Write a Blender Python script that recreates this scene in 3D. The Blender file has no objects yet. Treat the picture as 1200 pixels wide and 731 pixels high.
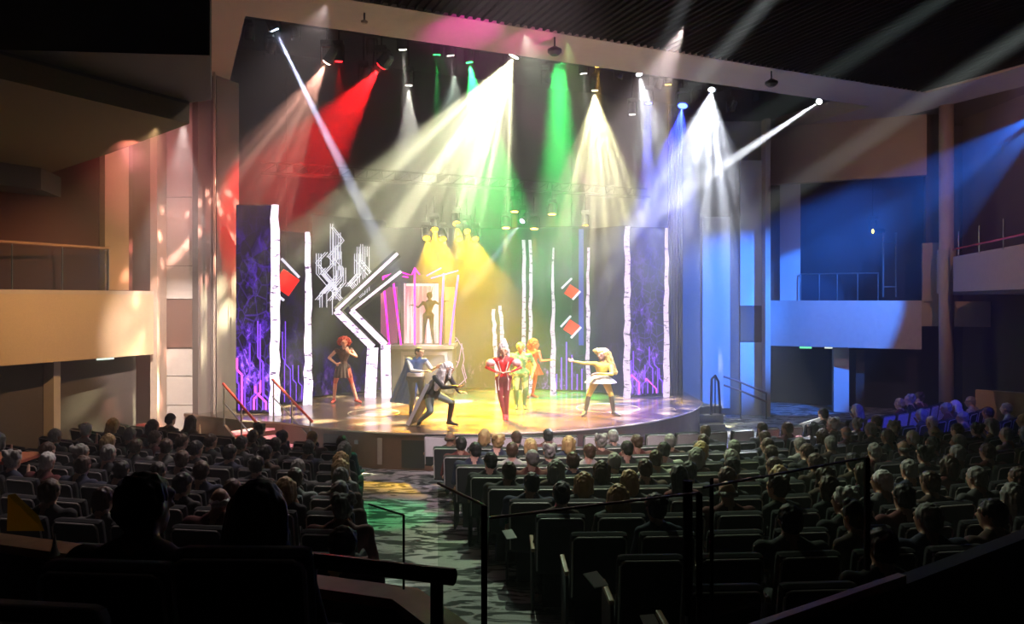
import bpy, bmesh, math, random
import numpy as np
from mathutils import Vector, Matrix, Euler
random.seed(7)
S = bpy.context.scene
C = S.collection
PI = math.pi
# stage axes: u runs along the proscenium, v runs upstage (turned 24 degrees from the viewing axis)
TH = math.radians(24); CT, ST = math.cos(TH), math.sin(TH)
EYE = 2.8
def W(u, v, z): return Vector((u*CT - v*ST, u*ST + v*CT, z))
def P(px, py, d): return Vector(((px-600)/880*d, d, EYE + (350-py)/880*d))
def PZ(px, d, z): return Vector(((px-600)/880*d, d, z))
def PV(px, py, v):
    t = (px-600)/880
    return P(px, py, v/(CT - t*ST))

# ------------------------------------------------------------------ camera, world, exposure
cam = bpy.data.cameras.new('camera'); cam_o = bpy.data.objects.new('camera', cam); C.objects.link(cam_o); S.camera = cam_o
cam.sensor_width = 36; cam.lens = 880/1200*36; cam.shift_y = -15.5/1200; cam.clip_start = .05
cam_o.location = (0, 0, EYE); cam_o.rotation_euler = (PI/2, 0, 0)
S.view_settings.view_transform = 'Standard'; S.view_settings.look = 'None'
S.view_settings.exposure = 0.0; S.view_settings.gamma = 1.0
cy = S.cycles
cy.use_denoising = True; cy.volume_step_rate = 2.0; cy.volume_max_steps = 128; cy.volume_bounces = 0; cy.max_bounces = 6; cy.diffuse_bounces = 2; cy.glossy_bounces = 3
cy.transparent_max_bounces = 12; cy.sample_clamp_indirect = 4.0; cy.caustics_reflective = False; cy.caustics_refractive = False
world = bpy.data.worlds.new('dark hall'); S.world = world; world.use_nodes = True
world.node_tree.nodes['Background'].inputs[0].default_value = (.3, .28, .4, 1)
world.node_tree.nodes['Background'].inputs[1].default_value = .01
HAZE2 = .075     # haze density up in the stage well
K = 7.0          # overall lamp power
HAZE = .012      # haze density per metre

def add_spot(name, a, b, col, e, ang, blend=.35, rad=.04, gobo=0, parent=None, seed=0):
    l = bpy.data.lights.new(name, 'SPOT'); l.energy = e*K; l.color = col; l.spot_size = math.radians(ang)
    l.spot_blend = blend; l.shadow_soft_size = rad
    if gobo:
        l.use_nodes = True; nt = l.node_tree; n = nt.nodes; em = n['Emission']
        tc = n.new('ShaderNodeTexCoord'); sep = n.new('ShaderNodeSeparateXYZ'); nt.links.new(tc.outputs['Normal'], sep.inputs[0])
        def div(i):
            m = n.new('ShaderNodeMath'); m.operation = 'DIVIDE'; nt.links.new(sep.outputs[i], m.inputs[0]); nt.links.new(sep.outputs[2], m.inputs[1]); return m
        cb = n.new('ShaderNodeCombineXYZ'); nt.links.new(div(0).outputs[0], cb.inputs[0]); nt.links.new(div(1).outputs[0], cb.inputs[1]); cb.inputs[2].default_value = seed
        vo = n.new('ShaderNodeTexVoronoi'); vo.inputs['Scale'].default_value = gobo/math.tan(math.radians(ang/2))
        nt.links.new(cb.outputs[0], vo.inputs['Vector'])
        mr = n.new('ShaderNodeMapRange'); mr.interpolation_type = 'SMOOTHSTEP'
        mr.inputs[1].default_value = .12; mr.inputs[2].default_value = .5; mr.inputs[3].default_value = 3.2; mr.inputs[4].default_value = .25
        nt.links.new(vo.outputs['Distance'], mr.inputs[0]); nt.links.new(mr.outputs[0], em.inputs['Strength'])
    o = bpy.data.objects.new(name, l); C.objects.link(o)
    o.location = a; o.rotation_euler = (b-a).to_track_quat('-Z', 'Y').to_euler()
    if parent: o.parent = parent; o.matrix_parent_inverse = Matrix.Translation(parent.location).inverted()
    return o

# washes with no fixture: unseen spots added to light hall and stage
add_spot('amber_wash', Vector((-5.2, 11.0, 5.3)), P(95, 380, 16), (1, .58, .25), 270, 52, 1)
add_spot('amber_wash', Vector((-4.9, 11.2, 5.4)), P(205, 420, 18.4), (1, .86, .8), 900, 26, .6)
add_spot('rose_wash', Vector((-6.3, 12.2, 5.2)), P(200, 200, 18.4), (1, .3, .28), 230, 40, 1)
add_spot('blue_wash', Vector((11.7, 16.8, 6.9)), P(852, 365, 23), (.02, .17, 1), 2300, 33, .6)
add_spot('blue_wash', Vector((11.8, 16.8, 6.7)), P(945, 382, 24), (.03, .2, 1), 1300, 33, .3)
add_spot('blue_wash', Vector((8.0, 9.6, 8.1)), P(1060, 495, 17), (.05, .06, 1), 500, 24, .9)
add_spot('stage_wash', W(9, 12, 8.1), P(600, 470, 18.5), (1, .8, .78), 1750, 46, .9)
add_spot('house_wash', W(6.5, 13.95, 8.2), Vector((2.0, 10.5, 0)), (.85, 1, .72), 430, 58, 1)
add_spot('house_wash', W(2.5, 13.95, 8.2), Vector((-5, 9, 0)), (1, .82, .8), 260, 52, 1)
add_spot('front_row_wash', Vector((0, 5.5, 8.0)), Vector((.3, 14.6, 0)), (1, .72, .8), 720, 36, 1)
add_spot('row_wash', W(7.5, 13.95, 8.2), Vector((1.4, 12.2, 0)), (.6, 1, .34), 300, 44, 1)
add_spot('green_wash', W(7, 17.0, 8.1), P(455, 566, 12.5), (.05, 1, .3), 800, 12, .6)
add_spot('aisle_wash', W(6, 16.8, 8.1), P(520, 640, 8), (.75, 1, .8), 420, 22, .9, gobo=2.5)
add_spot('soffit_wash', W(5.5, 9.5, 4.4), W(5.4, 14.6, 8.3), (1, .03, .55), 420, 17, .9)
add_spot('soffit_wash', W(6.6, 9.5, 4.4), W(6.9, 14.6, 8.3), (1, .05, .45), 300, 13, .9)
add_spot('soffit_wash', W(8, 10.5, 5.2), W(8.5, 14.7, 8.3), (1, .6, .6), 30, 90, 1)
add_spot('dim_fill_spot', Vector((9.5, 13, 6.8)), Vector((13, 20, 4)), (1, .5, .38), 90, 90, 1)  # added dim fill; no house lamps hang at these points
add_spot('dim_fill_spot', Vector((-5.5, 6.5, 3.0)), Vector((-9, 11.5, 5.5)), (1, .72, .3), 3, 100, 1)
add_spot('dim_fill_spot', Vector((0, 9, 8.0)), Vector((0, 6, 0)), (1, .8, .7), 2, 150, 1)

# ------------------------------------------------------------------ materials
MATS = {}
def mat(name, col, rough=.6, metal=0, emit=None, es=1, spec=.5, noise=0, nscale=8, bump=0, objcol=False):
    if name in MATS: return MATS[name]
    m = bpy.data.materials.new(name); m.use_nodes = True; nt = m.node_tree; b = nt.nodes['Principled BSDF']
    b.inputs['Base Color'].default_value = (*col, 1); b.inputs['Roughness'].default_value = rough; b.inputs['Metallic'].default_value = metal
    b.inputs['Specular IOR Level'].default_value = spec
    tc = nt.nodes.new('ShaderNodeTexCoord')
    nz = nt.nodes.new('ShaderNodeTexNoise'); nz.inputs['Scale'].default_value = nscale; nz.inputs['Detail'].default_value = 4
    nt.links.new(tc.outputs['Object'], nz.inputs['Vector'])
    mx = nt.nodes.new('ShaderNodeMix'); mx.data_type = 'RGBA'
    k = noise or .12
    mx.inputs['A'].default_value = (*[c*(1-k) for c in col], 1); mx.inputs['B'].default_value = (*[min(1, c*(1+k)) for c in col], 1)
    nt.links.new(nz.outputs['Fac'], mx.inputs['Factor']); nt.links.new(mx.outputs['Result'], b.inputs['Base Color'])
    if bump:
        bp = nt.nodes.new('ShaderNodeBump'); bp.inputs['Strength'].default_value = bump; bp.inputs['Distance'].default_value = .02
        nt.links.new(nz.outputs['Fac'], bp.inputs['Height']); nt.links.new(bp.outputs[0], b.inputs['Normal'])
    if emit:
        b.inputs['Emission Color'].default_value = (*emit, 1); b.inputs['Emission Strength'].default_value = es
        m.cycles.emission_sampling = 'NONE'
    MATS[name] = m; return m

M_black = mat('black paint', (.012, .012, .013), .7)
M_ceil = mat('black slatted ceiling', (.006, .005, .005), .9, spec=.1)
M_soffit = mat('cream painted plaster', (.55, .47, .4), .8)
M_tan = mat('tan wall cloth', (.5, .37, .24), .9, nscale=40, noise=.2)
M_panel = mat('pale acoustic panel', (.5, .47, .44), .85, nscale=30)
M_brown = mat('brown acoustic panel', (.16, .09, .07), .85, nscale=30)
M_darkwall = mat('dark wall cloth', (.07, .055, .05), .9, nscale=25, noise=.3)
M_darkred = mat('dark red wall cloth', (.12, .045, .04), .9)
M_trim = mat('beige trim', (.45, .37, .3), .6)
M_pros = mat('proscenium grey', (.16, .13, .12), .75)
M_bluepanel = mat('white acoustic panel', (.7, .7, .7), .85, nscale=30)
M_riser = mat('stage front wood', (.16, .075, .045), .45, nscale=6, noise=.3)
M_rdark = mat('dark grille', (.02, .016, .014), .6)
M_wood = mat('light wood', (.42, .24, .13), .4, nscale=12, noise=.3)
M_cap = mat('wooden ledge', (.55, .33, .25), .35, nscale=10, noise=.25)
M_metal = mat('grey metal', (.35, .35, .37), .35, 1)
M_dmetal = mat('dark metal', (.03, .03, .032), .4, .6)
M_seat = mat('dark seat cloth', (.022, .022, .026), .9, nscale=60, noise=.3)
M_cushion = mat('charcoal cushion cloth', (.03, .028, .033), .9)
M_pipe = mat('grey piping', (.5, .47, .46), .5)
M_cover = mat('pale seat cover', (.95, .9, .95), .7)
M_redrail = mat('red lacquer rail', (.6, .05, .03), .35)
M_rail = mat('steel rail', (.4, .4, .42), .3, 1)
M_curtain = mat('grey stage curtain', (.13, .11, .1), .9, nscale=10)
M_backdrop = mat('black stage drape', (.02, .018, .02), .9)

def glass():
    m = bpy.data.materials.new('glass pane'); m.use_nodes = True; nt = m.node_tree; nt.nodes.clear()
    o = nt.nodes.new('ShaderNodeOutputMaterial'); t = nt.nodes.new('ShaderNodeBsdfTransparent'); g = nt.nodes.new('ShaderNodeBsdfGlossy')
    t.inputs[0].default_value = (.86, .9, .87, 1); g.inputs['Roughness'].default_value = .03
    lw = nt.nodes.new('ShaderNodeLayerWeight'); lw.inputs[0].default_value = .2; pw_ = nt.nodes.new('ShaderNodeMath'); pw_.operation = 'POWER'; nt.links.new(lw.outputs['Facing'], pw_.inputs[0]); pw_.inputs[1].default_value = 3
    mr = nt.nodes.new('ShaderNodeMapRange'); nt.links.new(pw_.outputs[0], mr.inputs[0]); mr.inputs[3].default_value = .03; mr.inputs[4].default_value = .45; mx = nt.nodes.new('ShaderNodeMixShader')
    nt.links.new(mr.outputs[0], mx.inputs[0]); nt.links.new(t.outputs[0], mx.inputs[1]); nt.links.new(g.outputs[0], mx.inputs[2]); nt.links.new(mx.outputs[0], o.inputs[0])
    return m
M_glass = glass()

def stage_floor_mat():
    m = bpy.data.materials.new('polished stage planks'); m.use_nodes = True; nt = m.node_tree; b = nt.nodes['Principled BSDF']
    tc = nt.nodes.new('ShaderNodeTexCoord'); nz = nt.nodes.new('ShaderNodeTexNoise'); nz.inputs['Scale'].default_value = 1.3; nz.inputs['Detail'].default_value = 5
    nt.links.new(tc.outputs['Object'], nz.inputs[0]); cr = nt.nodes.new('ShaderNodeValToRGB')
    cr.color_ramp.elements[0].color = (.1, .065, .05, 1); cr.color_ramp.elements[1].color = (.24, .15, .1, 1); cr.color_ramp.elements[0].position = .35; cr.color_ramp.elements[1].position = .7
    nt.links.new(nz.outputs['Fac'], cr.inputs[0]); nt.links.new(cr.outputs[0], b.inputs['Base Color'])
    mr = nt.nodes.new('ShaderNodeMapRange'); mr.inputs[3].default_value = .12; mr.inputs[4].default_value = .3
    nt.links.new(nz.outputs['Fac'], mr.inputs[0]); nt.links.new(mr.outputs[0], b.inputs['Roughness'])
    b.inputs['Specular IOR Level'].default_value = .8
    return m
M_stage = stage_floor_mat()

def carpet_mat():
    m = bpy.data.materials.new('patterned carpet'); m.use_nodes = True; nt = m.node_tree; b = nt.nodes['Principled BSDF']; b.inputs['Roughness'].default_value = .95
    tc = nt.nodes.new('ShaderNodeTexCoord'); mp = nt.nodes.new('ShaderNodeMapping'); mp.inputs['Rotation'].default_value = (0, 0, .6); mp.inputs['Scale'].default_value = (1, 2.6, 1)
    nt.links.new(tc.outputs['Object'], mp.inputs[0])
    nz = nt.nodes.new('ShaderNodeTexNoise'); nz.inputs['Scale'].default_value = 1.6; nz.inputs['Detail'].default_value = 3; nz.inputs['Distortion'].default_value = 1.6
    nt.links.new(mp.outputs[0], nz.inputs[0]); cr = nt.nodes.new('ShaderNodeValToRGB')
    e = cr.color_ramp.elements; e[0].position = .46; e[0].color = (.035, .04, .04, 1); e[1].position = .52; e[1].color = (.42, .42, .42, 1)
    nt.links.new(nz.outputs['Fac'], cr.inputs[0]); nt.links.new(cr.outputs[0], b.inputs['Base Color'])
    return m
M_carpet = carpet_mat()

def emit_mat(name, col, s):
    if name in MATS: return MATS[name]
    m = bpy.data.materials.new(name); m.use_nodes = True; nt = m.node_tree; nt.nodes.clear()
    o = nt.nodes.new('ShaderNodeOutputMaterial'); e = nt.nodes.new('ShaderNodeEmission'); e.inputs[0].default_value = (*col, 1); e.inputs[1].default_value = s
    nt.links.new(e.outputs[0], o.inputs[0]); m.cycles.emission_sampling = 'NONE'; MATS[name] = m; return m

def birch_mat(name, col, s):
    m = bpy.data.materials.new(name); m.use_nodes = True; nt = m.node_tree; nt.nodes.clear()
    o = nt.nodes.new('ShaderNodeOutputMaterial'); e = nt.nodes.new('ShaderNodeEmission')
    tc = nt.nodes.new('ShaderNodeTexCoord'); mp = nt.nodes.new('ShaderNodeMapping'); mp.inputs['Scale'].default_value = (3, 3, 9)
    nz = nt.nodes.new('ShaderNodeTexNoise'); nz.inputs['Scale'].default_value = 1.2; nz.inputs['Detail'].default_value = 6; nz.inputs['Roughness'].default_value = .7
    nt.links.new(tc.outputs['Object'], mp.inputs[0]); nt.links.new(mp.outputs[0], nz.inputs[0]); cr = nt.nodes.new('ShaderNodeValToRGB')
    el = cr.color_ramp.elements; el[0].position = .36; el[0].color = (.12, .07, .16, 1); el[1].position = .46; el[1].color = (*col, 1)
    nt.links.new(nz.outputs['Fac'], cr.inputs[0]); nt.links.new(cr.outputs[0], e.inputs[0]); e.inputs[1].default_value = s
    nt.links.new(e.outputs[0], o.inputs[0]); m.cycles.emission_sampling = 'NONE'; return m
M_birch = birch_mat('backlit birch bark', (1, .8, 1), 1.1)
M_birch2 = birch_mat('bright backlit birch bark', (1, .84, 1), 2.0)

def led_mat(name, s, cols, z0, z1, seed):
    """purple thicket picture on an LED screen, denser towards the foot"""
    m = bpy.data.materials.new(name); m.use_nodes = True; nt = m.node_tree; nt.nodes.clear(); L = nt.links.new
    o = nt.nodes.new('ShaderNodeOutputMaterial'); e = nt.nodes.new('ShaderNodeEmission')
    tc = nt.nodes.new('ShaderNodeTexCoord'); mp = nt.nodes.new('ShaderNodeMapping'); mp.inputs['Location'].default_value = (seed, seed*2, seed); mp.inputs['Scale'].default_value = (1.4, 1.4, .8)
    L(tc.outputs['Object'], mp.inputs[0])
    vo = nt.nodes.new('ShaderNodeTexVoronoi'); vo.feature = 'DISTANCE_TO_EDGE'; vo.inputs['Scale'].default_value = 3.2; L(mp.outputs[0], vo.inputs[0])
    nz = nt.nodes.new('ShaderNodeTexNoise'); nz.inputs['Scale'].default_value = 2.2; nz.inputs['Detail'].default_value = 6; nz.inputs['Roughness'].default_value = .75; L(mp.outputs[0], nz.inputs[0])
    ln = nt.nodes.new('ShaderNodeMapRange'); ln.inputs[1].default_value = .0; ln.inputs[2].default_value = .05; ln.inputs[3].default_value = 1; ln.inputs[4].default_value = 0; L(vo.outputs[0], ln.inputs[0])
    bl = nt.nodes.new('ShaderNodeMapRange'); bl.inputs[1].default_value = .5; bl.inputs[2].default_value = .7; L(nz.outputs['Fac'], bl.inputs[0])
    sep = nt.nodes.new('ShaderNodeSeparateXYZ'); L(tc.outputs['Object'], sep.inputs[0])
    gz = nt.nodes.new('ShaderNodeMapRange'); gz.inputs[1].default_value = z0; gz.inputs[2].default_value = z1; gz.inputs[3].default_value = 1; gz.inputs[4].default_value = .1; L(sep.outputs[2], gz.inputs[0])
    ad = nt.nodes.new('ShaderNodeMath'); ad.operation = 'MULTIPLY_ADD'; L(ln.outputs[0], ad.inputs[0]); ad.inputs[1].default_value = .35; L(bl.outputs[0], ad.inputs[2])
    mu = nt.nodes.new('ShaderNodeMath'); mu.operation = 'MULTIPLY'; L(ad.outputs[0], mu.inputs[0]); L(gz.outputs[0], mu.inputs[1])
    cr = nt.nodes.new('ShaderNodeValToRGB'); el = cr.color_ramp.elements
    el[0].position = 0; el[0].color = (*cols[0], 1); el[1].position = .35; el[1].color = (*cols[1], 1); x = el.new(.9); x.color = (*cols[2], 1)
    L(mu.outputs[0], cr.inputs[0]); L(cr.outputs[0], e.inputs[0]); e.inputs[1].default_value = s
    L(e.outputs[0], o.inputs[0]); m.cycles.emission_sampling = 'NONE'; return m

# ------------------------------------------------------------------ mesh helpers
def link(name, bm, m, parent=None, smooth=False, loc=None):
    me = bpy.data.meshes.new(name); bm.normal_update(); bm.to_mesh(me); bm.free()
    for x in (m if isinstance(m, (list, tuple)) else [m]): me.materials.append(x)
    if smooth:
        me.polygons.foreach_set('use_smooth', [True]*len(me.polygons))
    o = bpy.data.objects.new(name, me); C.objects.link(o)
    if parent is not None: o.parent = parent
    if loc is not None: o.location = loc
    return o
def tag(o, label=None, cat=None, group=None, kind=None):
    if label: o['label'] = label
    if cat: o['category'] = cat
    if group: o['group'] = group
    if kind: o['kind'] = kind
    return o
def empty(name, loc=(0, 0, 0), rz=0, label=None, cat=None, group=None):
    o = bpy.data.objects.new(name, None); C.objects.link(o); o.location = loc; o.rotation_euler = (0, 0, rz); o.empty_display_size = .1
    return tag(o, label, cat, group)
def struct(name, bm, m, parent=None, **k):
    o = link(name, bm, m, parent, **k)
    if parent is None: o['kind'] = 'structure'
    return o
def box(bm, a, b, M=None, bev=0, mi=0):
    r = bmesh.ops.create_cube(bm, size=1); vs = r['verts']
    for v in vs: v.co = Vector([(a[i]+b[i])/2 + v.co[i]*(b[i]-a[i]) for i in range(3)])
    if bev:
        es = list({e for v in vs for e in v.link_edges}); rr = bmesh.ops.bevel(bm, geom=es, offset=bev, segments=2, affect='EDGES', profile=.6)
        vs = list({v for f in rr['faces'] for v in f.verts} | {v for v in vs if v.is_valid})
    if M is not None: bmesh.ops.transform(bm, matrix=M, verts=vs)
    if mi:
        for f in {f for v in vs for f in v.link_faces}: f.material_index = mi
    return vs
def prism(bm, pts, z0, z1):
    """vertical prism over the plan outline pts"""
    lo = [bm.verts.new((p[0], p[1], z0)) for p in pts]; hi = [bm.verts.new((p[0], p[1], z1)) for p in pts]
    n = len(pts)
    for i in range(n): bm.faces.new((lo[i], lo[(i+1) % n], hi[(i+1) % n], hi[i]))
    bm.faces.new(hi); bm.faces.new(lo[::-1]); bmesh.ops.recalc_face_normals(bm, faces=bm.faces[:])
def slab(bm, a, b, z0, z1, th, side=1):
    """upright slab from plan point a to b, thickness th to the far (side=1) side"""
    a = Vector(a[:2]); b = Vector(b[:2]); d = (b-a).normalized(); n = Vector((-d.y, d.x))*th*side
    pts = [a, b, b+n, a+n]; prism(bm, pts if side > 0 else pts[::-1], z0, z1)
def tube(bm, pts, r, seg=8, r2=None, cap=True):
    pts = [Vector(p) for p in pts]; rings = []; n = len(pts)
    for i, p in enumerate(pts):
        t = (pts[min(i+1, n-1)] - pts[max(i-1, 0)]).normalized()
        q = t.to_track_quat('Z', 'Y'); rr = r if r2 is None else r + (r2-r)*i/(n-1)
        rings.append([bm.verts.new(p + q @ Vector((math.cos(2*PI*k/seg)*rr, math.sin(2*PI*k/seg)*rr, 0))) for k in range(seg)])
    for A, B in zip(rings, rings[1:]):
        for k in range(seg): bm.faces.new((A[k], A[(k+1) % seg], B[(k+1) % seg], B[k]))
    if cap: bm.faces.new(rings[0][::-1]); bm.faces.new(rings[-1])
def lathe(bm, prof, seg=16, M=None):
    rings = [[bm.verts.new((r*math.cos(2*PI*k/seg), r*math.sin(2*PI*k/seg), z)) for k in range(seg)] for r, z in prof]
    for A, B in zip(rings, rings[1:]):
        for k in range(seg): bm.faces.new((A[k], A[(k+1) % seg], B[(k+1) % seg], B[k]))
    bm.faces.new(rings[0][::-1]); bm.faces.new(rings[-1])
    if M is not None: bmesh.ops.transform(bm, matrix=M, verts=[v for r in rings for v in r])
def strip(bm, a, b, w, th=.02, nrm=Vector((0, -1, 0))):
    """a flat bar of width w between a and b"""
    a, b = Vector(a), Vector(b); d = (b-a).normalized(); s = d.cross(nrm).normalized()*w/2; n = nrm*th
    vs = [bm.verts.new(p) for p in (a-s, b-s, b+s, a+s, a-s+n, b-s+n, b+s+n, a+s+n)]
    for f in ((0, 1, 2, 3), (7, 6, 5, 4), (0, 4, 5, 1), (1, 5, 6, 2), (2, 6, 7, 3), (3, 7, 4, 0)): bm.faces.new([vs[i] for i in f])

ORD = ['first', 'second', 'third', 'fourth', 'fifth', 'sixth', 'seventh', 'eighth', 'ninth', 'tenth', 'eleventh', 'twelfth', 'thirteenth', 'fourteenth',
       'fifteenth', 'sixteenth', 'seventeenth', 'eighteenth', 'nineteenth', 'twentieth', 'twenty-first', 'twenty-second', 'twenty-third', 'twenty-fourth',
       'twenty-fifth', 'twenty-sixth', 'twenty-seventh', 'twenty-eighth', 'twenty-ninth', 'thirtieth']

# ------------------------------------------------------------------ floor of the house: gently raked bowl around the stage
FC = Vector((.2, 28))
def fz(d):
    q = max(0, 14.2-d); return -.8 + .035*q + .00622*q*q
def floor_z(x, y): return fz(28 - math.hypot(x-FC.x, y-FC.y))
bm = bmesh.new()
xs = [-16 + i*.8 for i in range(46)]; ys = [-3 + i*.6 for i in range(50)]
g = [[bm.verts.new((x, y, floor_z(x, y))) for x in xs] for y in ys]
for j in range(len(ys)-1):
    for i in range(len(xs)-1): bm.faces.new((g[j][i], g[j][i+1], g[j+1][i+1], g[j+1][i]))
struct('floor', bm, M_carpet, smooth=True)
# raised tier the camera stands on, behind the parapet
PAR = [(-4.6, 5.1), (-.58, 3.78), (-.05, 3.0), (.35, 2.95), (2.1, 4.05), (5.2, 6.1)]
bm = bmesh.new(); prism(bm, [(-8, -3), (8, -3), (8, 4.0)] + [(x+.08, y-.16) for x, y in PAR[::-1]] + [(-8, 4.6)], -.5, .8)
struct('floor_tier', bm, mat('dark carpet', (.02, .02, .022), .95))

# ------------------------------------------------------------------ stage
SC = Vector((-1.1, 22.1)); SR = 6.5
arc = []
for i in range(33):
    a = math.radians(231 + i*(345-231)/32); arc.append((SC.x + SR*math.cos(a), SC.y + SR*math.sin(a)))
outline = [(-8.0, 18.3), (-6.2, 17.3), (-5.3, 17.1)] + [p for p in arc if p[0] > -5.0] + [(5.2, 21.6), (5.2, 26), (-9.5, 24)]
bm = bmesh.new(); prism(bm, outline, -.06, 0)
struct('floor_stage', bm, M_stage)
bm = bmesh.new(); ins = [(x + (SC.x-x)*.012, y + (SC.y-y)*.012) for x, y in outline]; prism(bm, ins, -.9, -.06)
riser = struct('wall_stage_front', bm, M_riser)
def riser_piece(px0, px1, z0, z1, m, name='access_panel', th=.03):
    b = bmesh.new()
    def hit(px):
        t = (px-600)/880; A = t*t+1; B = -2*(t*SC.x+SC.y); R = SR-.06; Cc = SC.x**2+SC.y**2-R*R
        y = (-B - math.sqrt(B*B-4*A*Cc))/(2*A); return (t*y, y)
    slab(b, hit(px0), hit(px1), z0, z1, th, -1); return link(name, b, m, riser)
riser_piece(380, 405, -.72, -.14, M_rdark); riser_piece(471, 498, -.74, -.16, M_rdark)
riser_piece(443, 448, -.7, -.14, M_trim, 'light_strip'); riser_piece(416, 420, -.3, -.22, M_metal, 'socket')
riser_piece(560, 590, -.74, -.16, M_rdark); riser_piece(640, 668, -.74, -.16, M_rdark)
# pale nosing along the stage lip and thin marked rings on the boards
bm = bmesh.new(); tube(bm, [(x, y, -.02) for x, y in [(-6.2, 17.3), (-5.3, 17.1)] + [p for p in arc if p[0] > -5.0]], .022, 6)
struct('trim_stage_lip', bm, M_trim)
for (px, py, r, nm) in ((438, 484, .62, 'ring'), (712, 478, .8, 'ring')):
    d = EYE*880/(py-350); c = P(px, py, d); bm = bmesh.new()
    pts = [(c.x + r*math.cos(a*PI/20), c.y + r*math.sin(a*PI/20), .004) for a in range(41)]
    tube(bm, pts, .012, 4, cap=False); o = link('floor_ring', bm, M_trim); tag(o, 'thin pale ring marked on the stage boards ' + ('near the crouching performer' if px < 600 else 'round the performer in yellow'), 'floor marking')

# stairs at the left end of the stage, running down towards the house
st = empty('stage_stairs', (0, 0, 0), 0, 'short stairs with lit treads at the left end of the stage', 'stairs')
A0 = Vector((-5.95, 17.15, 0)); dn = Vector((.72, -.69, 0)).normalized(); sd = Vector((-dn.y, dn.x, 0))
M_tread = mat('lit stair tread', (.8, .5, .46), .5, emit=(1, .3, .35), es=.8)
for k in range(4):
    b = bmesh.new(); a = A0 + dn*(k*.3); z = -.16*(k+1)
    q = [a - sd*.55, a + dn*.34 - sd*.55, a + dn*.34 + sd*.55, a + sd*.55]
    prism(b, [(p.x, p.y) for p in q], z-.045, z); link('tread', b, M_tread, st)
    b = bmesh.new(); q = [a - sd*.55, a + dn*.05 - sd*.55, a + dn*.05 + sd*.55, a + sd*.55]
    prism(b, [(p.x, p.y) for p in q], z-.17, z-.045); link('step_riser', b, M_redrail, st)
for s in (-1, 1):
    b = bmesh.new(); a = A0 + sd*.6*s; e = a + dn*1.4
    v = [b.verts.new(Vector((p.x, p.y, z))) for p, z in ((a, 0), (e, -.68), (e, -.82), (a, -.82))]
    w = [b.verts.new(x.co + sd*.05*s) for x in v]
    b.faces.new(v); b.faces.new(w[::-1])
    for i in range(4): b.faces.new((v[i], w[i], w[(i+1) % 4], v[(i+1) % 4]))
    bmesh.ops.recalc_face_normals(b, faces=b.faces[:]); link('stringer', b, M_riser, st)
for s, rm in ((-1, M_redrail), (1, M_redrail)):
    hr = empty('stair_handrail', (0, 0, 0), 0, 'red handrail on steel posts ' + ('on the house side' if s < 0 else 'on the stage side') + ' of the stage stairs', 'handrail')
    a = A0 + sd*.6*s - dn*.15; e = a + dn*1.75
    b = bmesh.new(); tube(b, [a + Vector((0, 0, .9)), e + Vector((0, 0, -.68+.78))], .028, 8); link('rail', b, rm, hr)
    b = bmesh.new(); tube(b, [a + Vector((0, 0, .5)), e + Vector((0, 0, -.68+.4))], .016, 6); link('mid_rail', b, M_rail, hr)
    for t, z0 in ((.03, -.05), (.5, -.4), (.95, -.8)):
        p = a.lerp(e, t); b = bmesh.new(); tube(b, [p + Vector((0, 0, z0)), p + Vector((0, 0, .88 - .8*t*.97))], .02, 6); link('post', b, M_rail, hr)

# steps and rails at the right end of the stage
st2 = empty('side_steps', (0, 0, 0), 0, 'three dark steps right of the stage end', 'stairs')
for k in range(3):
    b = bmesh.new(); a = P(800-k*2, 0, 20.6-k*.35); e = P(846+k*2, 0, 20.9-k*.35); slab(b, a, e, -.85, -.18-k*.2, .36); link('step', b, mat('grey step', (.14, .13, .13), .5), st2)
hr = empty('side_handrail', (0, 0, 0), 0, 'dark curved handrail beside the steps right of the stage', 'handrail')
b = bmesh.new(); tube(b, [P(833, 486, 20.4), P(834, 444, 20.5), P(838, 440, 20.6), P(842, 447, 20.7), P(844, 484, 20.8)], .035, 8); link('rail', b, M_dmetal, hr)
b = bmesh.new(); tube(b, [P(838, 484, 20.6), P(838, 440, 20.6)], .02, 6); link('post', b, M_dmetal, hr)
hr = empty('wall_handrail', (0, 0, 0), 0, 'long sloping handrail below the blue panels on the right', 'handrail')
for dy in (0, 10):
    b = bmesh.new(); tube(b, [P(848, 441+dy, 22.5), P(866, 447+dy, 22.5), P(899, 461+dy, 22.5)], .03, 8); link('rail', b, mat('brown rail', (.2, .09, .06), .4), hr)
for px in (868, 898):
    b = bmesh.new(); tube(b, [P(px, 446+(px-864)*.42, 22.5), PZ(px, 22.5, -.8)], .02, 6); link('post', b, M_dmetal, hr)

# ------------------------------------------------------------------ ceiling: cream ring soffit around the stage well, black slats towards the house
HZ = 8.3
A = W(1.2, 15.46, HZ); B = W(18.1, 15.46, HZ)
u0, u1, v0 = 1.2, 18.1, 15.46
def ring_part(ua, ub, va, vb, name='soffit'):
    b = bmesh.new(); q = [W(ua, va, 0), W(ub, va, 0), W(ub, vb, 0), W(ua, vb, 0)]
    prism(b, [(p.x, p.y) for p in q], HZ, HZ+.5); return struct(name, b, M_soffit)
ring_part(-1.6, 20.0, 13.85, v0, 'ceiling_soffit'); ring_part(-1.6, u0, v0, 24, 'ceiling_soffit_left'); ring_part(u1, 20.0, v0, 19.2, 'ceiling_soffit_right')
ring_part(18.3, 20.0, 4, 13.85, 'ceiling_soffit_side')
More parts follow.
